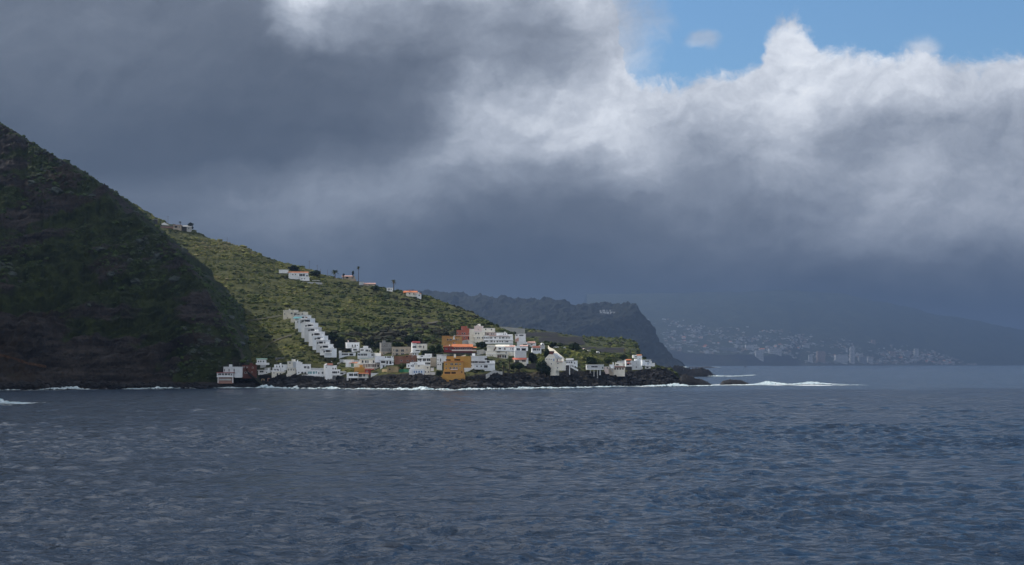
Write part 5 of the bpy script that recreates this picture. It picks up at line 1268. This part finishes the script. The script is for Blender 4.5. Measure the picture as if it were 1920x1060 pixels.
    H('long low stone villa with a white pointed roof high on the ridge', (325, 430.5), [(325, 340, 422.4, 430.5, 0, 7, 'tan'), (301, 325, 424, 430, .6, 6, 'pinkbrick'), (350, 359, 425.6, 433, -.4, 6, 'grey'), (340, 350, 424.6, 431, 1, 6, 'darkstone')], [(330, 425.6, 4.4, 3, 'o'), (336, 426, 2, 2), (354, 428.6, 1.4, 2.4)], [('gable', [(302, 420), (308, 417.2), (315, 421), (315, 422), (303, 421.6)], 'paint', 1.5, 4), ('tiles', 343, 359.6, 422, 425.4, 'slate', 6, -.4), ('slab', 324, 341, 422, 'pinktile', .5), ('slab', 301, 325, 424, 'slate', .3)], mat='tan', yaw=6, group=R)
    H('small dark hut with a pale window left of the pointed white roof on the ridge', (287, 419.5), [(287, 294, 412, 419.6, 0, 5, 'darkstone')], [(288.9, 416, 2, 2.8, 'b')], (), mat='darkstone', yaw=4, group=R, cat='hut')

build_village()

# ------------------------------------------------------------------ walls, sheds, poles and other single things
def single(name, label, cat, me, loc=(0, 0, 0), group=None):
    o = link(name, me, None, loc); tag(o, label, cat, group); return o

def wall_along(name, label, pts, mat, thick=.5, Yf=None, cat='wall'):
    """wall whose top follows photo pixels (u, vtop, vbottom)"""
    V = []
    for (u, vt, vb) in pts:
        Y = Yf(u, vb) if Yf else land_Y(u, vb)
        a, b = pt(u, vb + 3, Y), pt(u, vt, Y)
        V += [(a[0], Y, a[2]), (b[0], Y, b[2]), (b[0], Y + thick, b[2]), (a[0], Y + thick, a[2])]
        KEEP_CLEAR.append((u - 3, u + 3, vt, vb, Y))
    fs = []
    n = len(pts)
    for i in range(n - 1):
        o = i * 4
        for q in range(4):
            fs.append((o + q, o + 4 + q, o + 4 + (q + 1) % 4, o + (q + 1) % 4))
    fs += [(0, 1, 2, 3), (4 * n - 1, 4 * n - 2, 4 * n - 3, 4 * n - 4)]
    return single(name, label, cat, make_mesh(name, V, np.array(fs), mat))

def build_singles():
    wall_along('retaining_wall', 'long grey concrete retaining wall on the rise behind the white tower house', [(932, 612.6, 626), (945, 613.4, 627), (960, 614.6, 628), (972, 615.6, 628), (984.5, 616.6, 629)], M['grey'], 1.0, lambda u, v: 1260)
    wall_along('sloping_wall', 'long white wall slanting down from the upper lane to the grey white house', [(1027.5, 647.5, 653), (1031, 652, 659), (1038, 654.5, 665), (1044, 660, 670), (1052, 666.5, 676), (1058, 672, 680)], M['cream'], .6, lambda u, v: land_Y(u, v) - 2)
    wall_along('retaining_wall', 'dark stone retaining wall right of the coral awning above the rocks', [(988, 682.5, 691), (998, 681.5, 691), (1008, 681.5, 690), (1012, 684, 691)], M['darkstone'], 1.0, lambda u, v: land_Y(u, v) - 1)
    wall_along('seawall', 'curved grey white concrete ramp running down to the rocks', [(911, 702, 708), (918, 699, 704), (926, 694, 699), (936, 697, 699.5), (942, 696.5, 700)], M['grey'], 2.0, lambda u, v: land_Y(u, v) - 2)
    wall_along('garden_wall', 'pale round-topped garden wall at the right end of the dark red house', [(894, 656.6, 666), (899, 656, 666), (906, 655.4, 664), (911, 658, 662)], M['grey'], 1.5)
    wall_along('fence', 'dark green net fence beside the sand coloured stone house', [(748, 693, 698.6), (757, 692, 698.6), (767, 693, 698)], M['green'], .2)
    wall_along('grey_gable_wall', 'grey sloping bank wall between the ochre house and the dark red roof', [(846, 647, 650), (858, 643, 650), (869, 638.4, 649), (876, 637, 648), (886, 641, 650), (892, 644, 651)], M['grey'], 1.0, lambda u, v: land_Y(u, v) + 3)
    for lab, pts, mt in [
        ('pale terrace wall below the two white row houses at the foot of the wooded hollow', [(637, 674, 680), (655, 675, 681), (672, 675.5, 682)], 'lightgrey'),
        ('grey terrace wall between the wide white house and the bluish house with loggia', [(688, 672.5, 676), (700, 671, 676), (712, 669, 676)], 'grey'),
        ('stone garden wall under the bluish house with loggia', [(716, 692.5, 696), (728, 692.5, 697), (740, 691, 697)], 'stone'),
        ('white lane wall right under the long apartment row', [(912, 646.5, 651), (930, 646.8, 651), (962, 647, 650)], 'cream'),
        ('cream lane wall below the pink roofed white row house', [(950, 660, 666), (958, 660.4, 667), (966, 660.8, 668)], 'cream'),
        ('grey yard wall between the dark red house and the orange building', [(835, 665.4, 669), (860, 665.6, 669.5), (884, 664, 668)], 'darkstone'),
        ('low white wall linking the house with orange awnings to the cream seafront house', [(1163, 677, 682), (1172, 675.6, 682)], 'lightgrey'),
        ('white garden wall left of the low white house with a projecting roof', [(496, 690, 696), (508, 689, 695)], 'grey'),
        ('white lane wall rising behind the wide house beside the cream tower', [(583, 690, 695), (596, 690.5, 695), (609, 690, 695)], 'lightgrey'),
        ('pale wall between the concrete tower and the low white terraced house', [(696, 661.5, 669), (706, 662, 669), (714, 662.5, 669)], 'lightgrey'),
        ('whitewashed wall in front of the small white house with dark red roof', [(768, 665, 671), (776, 666, 671.5), (784, 667, 672)], 'white'),
        ('grey wall along the slope under the white villa with orange roof', [(566, 528.4, 531), (585, 529, 532), (604, 530, 533)], 'grey'),
    ]:
        wall_along('terrace_wall', lab, pts, M[mt], .6, lambda u, v: land_Y(u, v) - .8)
    # small white low sheds in the greenery
    def shed(u, v, w, h, label, mt='paint', Yf=land_Y):
        Y = Yf(u, v); s = Y / F; P = pt(u, v, Y)
        n = 7; poly = [(-w * s / 2, -1.0)] + [(-w * s / 2 * math.cos(math.pi * q / n), h * s * (.45 + .55 * math.sin(math.pi * q / n))) for q in range(n + 1)] + [(w * s / 2, -1.0)]
        KEEP_CLEAR.append((u - w / 2 - 1, u + w / 2 + 1, v - h - 1, v, Y))
        root = bpy.data.objects.new('shed', None); COL.objects.link(root); root.location = P; root.rotation_euler = (0, 0, math.radians(12))
        tag(root, label, 'shed', 'small pale sheds in the greenery')
        link('roof', prism_mesh('roof', poly, 0, 4.0, M[mt]), root)
        link('door', boxes_mesh('door', [(-.45, .45, -.05, .1, -.9, h * s * .55)], M['dark']), root)
    shed(1059, 653.4, 3.4, 2.8, 'tiny white shed in the greens, directly right of the small grey car')
    shed(1073.5, 655.2, 9.6, 3.4, 'longest white rounded shed in front of the round dark tree on the green slope')
    shed(1096.5, 656.8, 4.4, 3.2, 'small pinkish shed at the left end of a dark field', 'pink')
    shed(1104.5, 659, 5, 2.4, 'flat pale shed just right of the pinkish one', 'grey')
    shed(1121.5, 662, 5.6, 3, 'white shed at the near edge of the darkest field')
    shed(599, 614.6, 2.6, 1.6, 'upper of two tiny white specks right of the stepped building')
    shed(593.6, 616.4, 4, 2, 'lower of two tiny white specks right of the stepped building')
    shed(621.6, 680.4, 2.8, 2.6, 'tiny bright white dome above the brown roof of the tall white house')
    shed(635.4, 682.4, 4.2, 2, 'small white dome in the dark shrubs right of the tall white house')
    shed(1017.8, 647.6, 5, 4.4, 'bright white dome on the green bank above the brown roofed house')
    shed(493, 713, 6, 2.6, 'tan rubble-walled boat store on the rocks under the low white house', 'stone')
    shed(504, 712.6, 4.6, 3.6, 'small pinkish brick boat store right of the tan one on the rocks', 'pinkbrick')
    # a parked car by the lane
    Y = land_Y(1043, 653); s = Y / F; P = pt(1043, 653, Y)
    car = bpy.data.objects.new('parked_car', None); COL.objects.link(car); car.location = (P[0], P[1], P[2] + .1); car.rotation_euler = (0, 0, .12)
    tag(car, 'small pale grey car parked on the lane above the long slanting white wall', 'car')
    KEEP_CLEAR.append((1037, 1049, 648, 653.5, Y))
    link('body', prism_mesh('body', [(-2.1, .35), (-2.1, .95), (-1.2, 1.05), (-.7, 1.6), (.9, 1.6), (1.5, 1.05), (2.1, .9), (2.1, .35)], 0, 1.7, M['lightgrey']), car)
    link('window', prism_mesh('window', [(-1.0, 1.05), (-.62, 1.5), (.82, 1.5), (1.3, 1.05)], -.02, .1, M['glass']), car)
    for x in (-1.35, 1.35):
        w = [(x + .33 * math.cos(a), .35 + .33 * math.sin(a)) for a in np.linspace(0, 6.283, 13)[:-1]]
        link('wheel', prism_mesh('wheel', w, -.04, .2, M['dark']), car)
    # poles on the skyline
    def pole(u, vt, vb, label, arms=True):
        Y = HILL.Yat(u, vb + 1) if vb > 380 else HILL.Yat(u, vb + 2)
        s = Y / F; P = pt(u, vb, Y); h = (vb - vt) * s
        root = bpy.data.objects.new('utility_pole', None); COL.objects.link(root); root.location = P
        tag(root, label, 'pole', 'thin poles along the skyline')
        n = 6; q = [(.16 * math.cos(a), .16 * math.sin(a)) for a in np.linspace(0, 6.283, n + 1)[:-1]]
        V = [(x, y, -2) for x, y in q] + [(x * .6, y * .6, h) for x, y in q]
        fs = [(i, (i + 1) % n, (i + 1) % n + n, i + n) for i in range(n)]
        link('post', make_mesh('post', V, np.array(fs), M['brown']), root)
        if arms: link('crossarm', boxes_mesh('crossarm', [(-.9, .9, -.07, .07, h - .9, h - .74)], M['brown']), root)
    pole(183, 334, 350, 'thin mast on the skyline just right of the dark cliff crest')
    pole(315, 405, 418, 'pole on the ridge above the pointed white roof')
    pole(426, 445, 457, 'lone pole on bare ridge, midway between the stone villa and the white villa', False)
    pole(580, 489, 506, 'first pole right of the white villa, tallest of the cluster')
    pole(595, 497, 512, 'pole next right of the tallest one above the white villa')
    pole(601, 504, 516, 'short pole just left of the small round palm', False)
    pole(614, 506, 519, 'pole right beside the bushy palm on the ridge', False)
    # dark terraced fields on the shelf
    fm, k, b = material('field_soil', .95, .1)
    mp = k.n('ShaderNodeMapping'); mp.inputs['Scale'].default_value = (.05, .6, 1); k.put(mp.inputs['Vector'], wpos(k))
    k.put(b.inputs['Base Color'], k.ramp(k.noise(mp.outputs[0], .6, 5, .65), [(.35, (.010, .010, .012)), (.6, (.024, .022, .022)), (.8, (.040, .038, .032))]))
    for i, (a, b2, c, e) in enumerate(FIELDS_PX):
        us = np.arange(a, b2 + .1, 1.0); vs = np.linspace(e, c, 16)
        V = []
        for u in us:
            for v in vs:
                Y = PLATEAU.Yat(u, min(v + .5, 689)); p_ = pt(u, v, Y); V.append((p_[0], p_[1] - 3.0, p_[2]))
        V = np.array(V)
        V[:, 2] += fbm(V[:, 0] / 6, V[:, 1] / 6, 0.5, 3) * .5
        o = link('field', make_mesh('field', V, grid_faces(len(us), len(vs)), fm, True))
        tag(o, None, None, None, 'structure')
    # pale earth paths on the slope
    pm, k, b = material('path_earth', .95, .1)
    k.put(b.inputs['Base Color'], k.ramp(k.noise(wpos(k), .5, 5, .6), [(.3, (.055, .052, .040)), (.7, (.11, .10, .082))]))
    em, k, b = material('bare_earth', .95, .1)
    k.put(b.inputs['Base Color'], k.ramp(k.noise(wpos(k), .5, 5, .6), [(.3, (.035, .022, .014)), (.7, (.085, .050, .030))]))
    def ribbon(name, sh, pts, w, mat):
        d = np.concatenate([[0], np.cumsum(np.hypot(*np.diff(np.array(pts, float), axis=0).T))])
        tq = np.linspace(0, d[-1], max(10, int(d[-1] / 1.2)))
        pu = np.interp(tq, d, [p[0] for p in pts]); pv = np.interp(tq, d, [p[1] for p in pts])
        V = []
        for u, v in zip(pu, pv):
            i = int(np.argmin(np.abs(sh.us - u)))
            colp = sh.V[i, 1:-3]
            cv = HOR - F * (colp[:, 2] - CAMH) / colp[:, 1]
            for e in (.5, -.5):
                j = int(np.argmin(np.abs(cv - (v + e * w)))); c = colp[j]
                V.append((c[0], c[1] - .7, c[2] + .45))
        V = np.array(V).reshape(-1, 2, 3)
        kk = np.ones(5) / 5
        for a in range(2):
            for c in range(3):
                V[:, a, c] = np.convolve(np.pad(V[:, a, c], 2, mode='edge'), kk, 'valid')
        tag(link(name, make_mesh(name, V.reshape(-1, 3), grid_faces(len(V), 2), mat)), None, None, None, 'structure')
    for pts, w in PATHS: ribbon('path', HILL, pts, w, pm)
    ribbon('earth_scar', CLIFF, [(-40, 659), (0, 667), (25, 673), (50, 682), (88, 689)], 4.5, em)

build_singles()

# ------------------------------------------------------------------ trees and palms that stand out
BARK, k_, b_ = material('bark', .95, .1)
k_.put(b_.inputs['Base Color'], k_.ramp(k_.noise(wpos(k_), 3.0, 5, .6), [(.3, (.035, .028, .022)), (.7, (.10, .085, .07))]))
LEAF = shrub_material('tree_leaves', [(0.0, (.010, .016, .010)), (0.3, (.016, .028, .012)), (0.6, (.030, .048, .016)), (0.85, (.060, .080, .026)), (1.0, (.10, .10, .045))])
FROND = shrub_material('palm_fronds', [(0.0, (.018, .024, .012)), (0.4, (.032, .045, .016)), (0.75, (.062, .072, .026)), (1.0, (.12, .095, .05))])

def tube(pts, rads, n=7):
    V, Fs = [], []
    for i, (p, r) in enumerate(zip(pts, rads)):
        p = np.array(p)
        t = np.array(pts[min(i + 1, len(pts) - 1)]) - np.array(pts[max(i - 1, 0)]); t = t / (np.linalg.norm(t) + 1e-9)
        a = np.cross(t, (0, 1, .1)); a /= np.linalg.norm(a); b = np.cross(t, a)
        for q in range(n):
            an = 2 * math.pi * q / n
            V.append(p + r * (math.cos(an) * a + math.sin(an) * b))
    for i in range(len(pts) - 1):
        for q in range(n):
            Fs.append((i * n + q, i * n + (q + 1) % n, (i + 1) * n + (q + 1) % n, (i + 1) * n + q))
    return V, Fs

def leaf_crown(rng, centre, rx, rz, n=900, size=.42, lobes=9, dens=1.0):
    """leaf-sized faces in uneven clumps through the volume of a crown"""
    lc = []
    for _ in range(lobes):
        d_ = rng.normal(size=3); d_ /= np.linalg.norm(d_)
        r = rng.uniform(.25, .75)
        lc.append((d_ * r * np.array([rx, rx, rz]) , rng.uniform(.32, .55), rng.normal(0, .16)))
    V, T = [], []
    for _ in range(n):
        c, lr, tn = lc[rng.integers(lobes)]
        d_ = rng.normal(size=3); d_ /= np.linalg.norm(d_)
        p = np.array(centre) + c + d_ * lr * np.array([rx, rx, rz]) * rng.uniform(.55, 1.05)
        a = rng.normal(size=3); a /= np.linalg.norm(a); b = np.cross(a, d_ + .3 * rng.normal(size=3)); b /= (np.linalg.norm(b) + 1e-9)
        s_ = size * rng.uniform(.6, 1.4)
        V += [p - a * s_ - b * s_ * .6, p + a * s_ - b * s_ * .6, p + a * s_ * .6 + b * s_ * .8, p - a * s_ * .6 + b * s_ * .8]
        T += [.42 + tn + rng.normal(0, .09)] * 4
    f = np.arange(len(V)).reshape(-1, 4)
    return np.array(V), f, np.array(T)

def tree(u, vtop, vbase, wpx, label, seed, name='tree', dark=0.0, Y=None, group='trees among the houses', sheet=land_Y, trunk=.35):
    rng = np.random.default_rng(seed)
    Y = Y if Y is not None else sheet(u, vbase)
    s = Y / F; P = pt(u, vbase, Y); h = (vbase - vtop) * s; rx = wpx * s / 2
    root = bpy.data.objects.new(name, None); COL.objects.link(root); root.location = P
    tag(root, label, 'tree', group)
    rz = h * (1 - trunk) / 2 * .95; cz = h - rz
    V, Fs = tube([(0, 0, -2), (.1, 0, h * .25), (-.1, .1, h * .6)], [h * .05 + .12, h * .038 + .08, h * .02])
    n0 = 7
    for q in range(4):
        a = rng.uniform(0, 6.28)
        v2, f2 = tube([(0, 0, h * .3), (rx * .35 * math.cos(a), rx * .35 * math.sin(a), cz - rz * .2), (rx * .7 * math.cos(a), rx * .7 * math.sin(a), cz + rz * .3)], [h * .025 + .05, h * .016 + .03, .03], 5)
        Fs += [tuple(i + len(V) for i in f) for f in f2]; V += v2
    link('trunk', make_mesh('trunk', V, np.array(Fs), BARK), root)
    cv, cf, ct = leaf_crown(rng, (0, 0, cz), rx, rz, int(500 + 60 * rx * rz), .30 + .05 * rx, 11)
    link('crown', make_mesh('crown', cv, cf, LEAF, False, {'tint': ct - dark}), root)
    return root

def palm(u, vtop, vbase, wpx, label, seed, Y=None, thick=.28, skirt=.0, sheet=land_Y, tint=.45, name='palm_tree'):
    rng = np.random.default_rng(seed)
    Y = Y if Y is not None else sheet(u, vbase)
    s = Y / F; P = pt(u, vbase, Y); h = (vbase - vtop) * s; L = wpx * s / 2
    ht = h - L * .55
    root = bpy.data.objects.new(name, None); COL.objects.link(root); root.location = P
    tag(root, label, 'palm tree', 'palm trees')
    V, Fs = tube([(0, 0, -2), (.15, 0, ht * .4), (.05, .1, ht)], [thick * 1.25, thick, thick * .8])
    link('trunk', make_mesh('trunk', V, np.array(Fs), BARK), root)
    V, F4, T = [], [], []
    nf = 34
    for q in range(nf):
        az = rng.uniform(0, 6.28); el = rng.uniform(-.9 if skirt else -.45, 1.35)
        l = L * rng.uniform(.85, 1.12)
        seg = 5; pts = []
        for i in range(seg + 1):
            t = i / seg
            e = el - t * t * 1.0
            rr = l * t
            pts.append((math.cos(az) * rr * math.cos(el * (1 - .3 * t)), math.sin(az) * rr * math.cos(el * (1 - .3 * t)), ht + l * (t * math.sin(el) - .55 * t * t)))
        side = np.array([-math.sin(az), math.cos(az), 0])
        tv = tint + rng.normal(0, .12) + (.35 if el < -.4 else 0)
        for i in range(seg):
            w0 = L * .13 * math.sin(math.pi * (.15 + .8 * i / seg)); w1 = L * .13 * math.sin(math.pi * (.15 + .8 * (i + 1) / seg))
            for sg in (-1, 1):
                o = len(V)
                V += [pts[i], pts[i + 1], np.array(pts[i + 1]) + sg * side * w1 - np.array([0, 0, w1 * .5]), np.array(pts[i]) + sg * side * w0 - np.array([0, 0, w0 * .5])]
                F4.append((o, o + 1, o + 2, o + 3)); T += [tv] * 4
    link('crown', make_mesh('crown', np.array(V), np.array(F4), FROND, False, {'tint': T}), root)
    return root

def build_trees():
    palm(672, 499, 532, 8, 'tall thin palm with a small round head standing highest on the ridge', 1, thick=.24, skirt=1, tint=.55)
    palm(738, 523.5, 543, 11, 'short palm with a thick skirt of dead brown fronds on the ridge', 2, thick=.4, skirt=1, tint=.8)
    palm(628, 505, 520, 16, 'bushy palm with feathery fronds on the ridge by the tan garden wall', 3, thick=.4)
    palm(991, 646, 669, 17, 'dark palm in front of the white house above the coral awning', 4, thick=.35, tint=.3)
    palm(944, 677, 702, 20, 'broad green palm in the seaside garden below the cream stair house', 5, thick=.45, tint=.55)
    palm(955, 671, 697, 15, 'dark palm right behind the broad green garden palm', 6, thick=.35, tint=.25)
    palm(1171.5, 654, 672, 8, 'rusty topped palm on the shelf near the right end of the village', 7, thick=.3, tint=.95)
    palm(1181.5, 655, 673, 8, 'greenish palm beside the rusty topped one on the shelf', 8, thick=.3, tint=.6)
    palm(338, 415, 422, 7, 'small dark palm on the roofline of the long stone villa', 9, thick=.25, tint=.2)
    tree(903, 640, 657, 20, 'big round dark green tree between the dark red house and the cream houses', 11, trunk=.15)
    tree(662, 508, 518, 3.5, 'slim dark cypress-like tree left of the tall thin palm', 12, dark=.25, name='conifer', trunk=.1)
    tree(706, 534.5, 549, 13, 'rounded bright green tree on the slope just under the ridge', 13, trunk=.1)
    tree(644, 513, 521, 4, 'little dark tree at the left end of the low tan house', 14, dark=.2)
    tree(873, 680, 692, 10, 'small tree against the right side of the orange building', 15, trunk=.1)
    tree(754, 681, 694, 17, 'yellowish green bushy tree in front of the brown brick building', 16, dark=-.2, trunk=.05)
    tree(824, 693, 707, 13, 'dark round tree at the foot of the narrow pale block left of orange building', 17, dark=.2, trunk=.05)
    tree(974, 680, 697, 22, 'olive spreading garden tree under the coral awning', 18, dark=-.1, trunk=.2)
    tree(962, 682, 696, 14, 'dull green tree left of the olive spreading garden tree', 19, trunk=.2)
    tree(1000, 660, 688, 22, 'large dark tree filling the gap below the white house with brown roof', 20, dark=.22, trunk=.05)
    tree(1016, 672, 705, 24, 'very dark creeper-like tree on the steep bank left of the tall cream cliff house', 21, dark=.3, trunk=.02)
    tree(1027, 683, 708, 14, 'dark tree lowest on the bank touching the tall cream cliff house', 22, dark=.3, trunk=.02)
    tree(1026, 652, 676, 15, 'brownish dark tree beside the red roof tower', 23, dark=.12, trunk=.05)
    tree(800, 657, 674, 20, 'dark spreading tree behind the white house with the wavy parapet', 24, dark=.25, trunk=.05)
    tree(812, 648, 670, 18, 'grey brown bare-looking tree left of the dark red house', 25, dark=.1, trunk=.1)
    tree(823, 645, 664, 15, 'green tree against the left end of the dark red house', 26, dark=.05, trunk=.1)
    tree(838, 622, 632, 12, 'dark tree right above the ochre flat house', 27, dark=.25, trunk=.05)
    tree(866, 611, 622, 14, 'dark tree behind the coral red stepped house', 28, dark=.2, trunk=.05)
    tree(746, 640, 654, 20, 'grey olive tree on top of the tan block beside the concrete tower', 29, dark=.05, trunk=.05)
    tree(712, 640, 655, 22, 'very dark tree left of the concrete tower', 30, dark=.3, trunk=.03)
    tree(690, 634, 652, 26, 'broad dark tree above the low white terraced house', 31, dark=.25, trunk=.03)
    tree(640, 632, 655, 26, 'dense dark tree in the hollow right of the stepped building', 32, dark=.25, trunk=.03)
    tree(622, 622, 646, 24, 'dark rounded tree nearest the foot of the stepped building', 33, dark=.2, trunk=.03)
    tree(770, 628, 645, 28, 'dark tree mass directly above the small house with dark red roof', 34, dark=.22, trunk=.03)
    tree(1076, 643, 658, 28, 'round dark green tree behind the longest white shed', 35, dark=.15, trunk=.03)
    tree(1037, 641, 652, 12, 'rounded dark tree above the parked car', 36, dark=.2, trunk=.03)
    tree(1142, 668, 684, 24, 'green tree in the thicket behind the jumble of terrace walls', 37, trunk=.05)
    tree(1170, 664, 679, 18, 'bright green tree just left of the house with orange awnings', 38, dark=-.1, trunk=.05)
    tree(1110, 668, 685, 24, 'olive green tree right behind the box house on stilts', 39, trunk=.05)
    tree(1208, 668, 676, 9, 'small dark tree behind the last house on the point', 40, dark=.2, trunk=.05)
    tree(356, 418, 433, 14, 'dark round tree hugging the right end of the stone villa', 41, dark=.25, trunk=.05)
    tree(550, 498, 508, 22, 'wide dark tree on the skyline above the white villa', 42, dark=.25, trunk=.02)
    tree(592, 506, 518, 24, 'dark tree on the skyline right of the white villa', 43, dark=.25, trunk=.02)
    tree(788, 548, 558, 8, 'dark small tree right of the bright orange tiled roof', 44, dark=.2, trunk=.05)

build_trees()

# ------------------------------------------------------------------ far headland houses and the hazy town
M['farwhite'] = wall_mat('far_white', (.46, .48, .50), .1)
M['fartan'] = wall_mat('far_tan', (.32, .25, .21), .15)
M['fargrey'] = wall_mat('far_grey', (.22, .24, .26), .15)

def far_building(sheet, u, v, w, h, label, mt, group, wins=False, dep=1.0, roof=None, Y=None, name='house', cat='house', rows=2, cols=3):
    Y = Y if Y is not None else sheet.Yat(u, v)
    s = Y / F; P = pt(u, v, Y - 6)
    W_, Hh = w * s, h * s
    root = bpy.data.objects.new(name, None); COL.objects.link(root); root.location = P
    tag(root, label, cat, group)
    D = max(8, min(W_ * dep, 40))
    link('wall', boxes_mesh('wall', [(-W_ / 2, W_ / 2, 0, D, -Hh * .4 - 8, Hh)], M[mt]), root)
    if roof: link('roof', prism_yz('roof', [(-1, Hh), (D / 2, Hh + Hh * .4), (D + 1, Hh)], -W_ / 2 - .6, W_ / 2 + .6, M[roof]), root)
    else: link('roof', boxes_mesh('roof', [(-W_ / 2 - .3, W_ / 2 + .3, -.3, D + .3, Hh + .02, Hh + 1.0)], M['slate']), root)
    if wins:
        for r in range(rows):
            b = []
            for c in range(cols):
                x = -W_ / 2 + W_ * (c + .5) / cols; z = Hh * (r + .55) / rows
                b.append((x - W_ / cols * .25, x + W_ / cols * .25, -.3, .5, z - Hh / rows * .22, z + Hh / rows * .22))
            link('window', boxes_mesh('window', b, M['glass']), root)
    return root

def build_far():
    rng = np.random.default_rng(21)
    G = 'pale houses on the far headland'
    far_building(HEAD, 943, 586, 9, 4.6, 'white house on the far headland, left one of the lone pair below the ridge', 'farwhite', G, True, roof='farwhite')
    far_building(HEAD, 984.5, 588.2, 14, 6, 'larger white house with many windows alone on the far headland slope', 'farwhite', G, True, rows=2, cols=5)
    far_building(HEAD, 997.5, 587.6, 3.4, 1.8, 'small bright white hut right beside the larger lone headland house', 'farwhite', G)
    for i, (u, v, w, h, mt) in enumerate([(846, 573.4, 8, 2.2, 'farwhite'), (859, 574.4, 9, 2.2, 'fargrey')]):
        far_building(HEAD, u, v, w, h, ['low pale greenhouse half hidden by the near ridge, left of two', 'low pale greenhouse half hidden by the near ridge, right of two'][i], mt, G, name='greenhouse', cat='greenhouse')
    # terraces of holiday houses on the far headland's brow
    for r in range(4):
        for c in range(6):
            u = 1124 + c * 6.4 + r * 1.6 + rng.normal(0, .4); v = 580.5 + r * 3.7 + rng.normal(0, .3)
            if r == 3 and c > 4: continue
            far_building(HEAD, u, v, 4.4, 2.6, 'small pale house in the terraced cluster on the headland brow', 'farwhite' if rng.uniform() < .7 else 'fargrey', 'terraced houses on the headland brow')
    for i in range(34):
        u = 826 + 150 * rng.uniform() ** .9; v = np.interp(u, [826, 900, 976], [559.5, 564, 571]) + rng.uniform(0, 5.5)
        far_building(HEAD, u, v, rng.uniform(3, 7.5), rng.uniform(1.6, 3.0), 'small tan or pinkish house in the row along the headland ridge', rng.choice(['fartan', 'fartan', 'fargrey']), 'houses along the headland ridge', roof=('tile' if rng.uniform() < .25 else None))
    for i in range(14):
        u = 1030 + 100 * rng.uniform(); v = np.interp(u, [1030, 1130], [572.5, 577]) + rng.uniform(0, 3)
        far_building(HEAD, u, v, rng.uniform(2, 4.5), rng.uniform(1.2, 2.2), 'tiny house strung along the right part of the headland ridge', rng.choice(['fartan', 'fargrey', 'farwhite']), 'tiny houses on the right headland ridge')
    # town: towers and larger blocks first
    T = 'tall buildings of the hazy town'
    for (u, v, w, h, lab, mt) in [
        (1598.6, 682.5, 9, 32, 'tallest twin-shafted tower block of the hazy town, near its waterfront', 'farwhite'),
        (1718.6, 668, 8.4, 14, 'tall white tower at the right end of the hazy town', 'farwhite'),
        (1540, 680, 15, 21, 'broad tan tower block left of the tallest town tower', 'fartan'),
        (1520.6, 680.4, 8, 15, 'narrow pale tower at the left end of the town waterfront', 'farwhite'),
        (1578, 681.6, 23, 16, 'wide white slab block just left of the tallest tower', 'farwhite'),
        (1637.6, 645.4, 7.6, 8, 'pinkish block standing alone above the town', 'fartan'),
        (1618, 682, 14, 13, 'pale block right beside the tallest tower', 'fargrey'),
        (1632, 682.6, 10, 11, 'lower pale block second right of the tallest tower', 'farwhite'),
        (1674, 668, 12, 9, 'brownish block in the middle of the right half of the town', 'fartan'),
        (1700, 668, 12, 8, 'whitish block between the brownish block and the right tower', 'fargrey'),
        (1424, 673.6, 15, 16, 'white hotel block hanging on the dark sea cliff', 'farwhite'),
        (1453.6, 665.4, 23, 11.4, 'wide white hotel on top of the dark sea cliff', 'farwhite'),
        (1406, 655, 16, 8, 'pale stepped hotel above the white block on the cliff', 'farwhite'),
        (1746, 677, 6, 6, 'small pale tower right of the white end tower', 'fargrey'),
        (1512, 653, 13, 6, 'pair of joined pale blocks above the left end of the waterfront', 'farwhite'),
        (1364, 659, 34, 7, 'long pale hotel complex stepping along the top of the dark sea cliff', 'fargrey'),
    ]:
        far_building(FAR, u, v, w, h, lab, mt, T, True, .5, None, None, 'tower_block', 'tower block', max(3, int(h / 2.5)), max(3, int(w / 2.5)))
    n = 0
    while n < 160:
        u = rng.uniform(1205, 1800); 
        top = np.interp(u, [1205, 1300, 1400, 1500, 1600, 1700, 1760, 1800], [596, 606, 618, 628, 643, 652, 664, 680])
        bot = np.interp(u, [1205, 1260, 1330, 1480, 1500, 1800], [640, 655, 662, 664, 680, 684])
        f = rng.uniform() ** .7
        v = top + (bot - top) * f
        d_ = fbm(u / 28, v / 7, 3.3, 3)
        if d_ + rng.normal(0, .15) < -.02: continue
        w = rng.uniform(3.0, 7.5) * (.6 + .6 * f); h = rng.uniform(1.4, 3.0) * (.6 + .5 * f)
        far_building(FAR, u, v, w, h, 'tiny pale house blurred by haze in the town on the far coast', rng.choice(['farwhite', 'farwhite', 'fartan', 'fargrey', 'farwhite']), 'tiny houses of the hazy town', roof=('tile' if rng.uniform() < .2 else None))
        n += 1
    # the countless smallest houses of the town, one mass
    bl = []
    while len(bl) < 1500:
        u = rng.uniform(1205, 1830)
        top = np.interp(u, [1205, 1300, 1400, 1500, 1600, 1700, 1760, 1800, 1830], [594, 603, 612, 622, 638, 648, 660, 676, 683])
        bot = np.interp(u, [1205, 1260, 1330, 1480, 1500, 1830], [642, 657, 663, 666, 681, 685])
        v = top + (bot - top) * rng.uniform() ** .8
        if fbm(u / 34, v / 8, 9.3, 3) + rng.normal(0, .16) < .0: continue
        Y = FAR.Yat(u, v); s = Y / F; P = pt(u, v, Y - 5)
        w, h, d_ = rng.uniform(5, 15), rng.uniform(4, 9), rng.uniform(7, 12)
        bl.append((P[0] - w, P[0] + w, P[1], P[1] + d_, P[2] - 8, P[2] + h))
    for i, mt in enumerate(('farwhite', 'fartan', 'fargrey')):
        o = link('distant_town', boxes_mesh('distant_town', bl[i::3], M[mt]))
        tag(o, ['whitish', 'tan', 'grey'][i] + ' specks of the smallest houses massed across the hazy town', 'distant houses', None, 'stuff')
build_far()

build_shrubs()
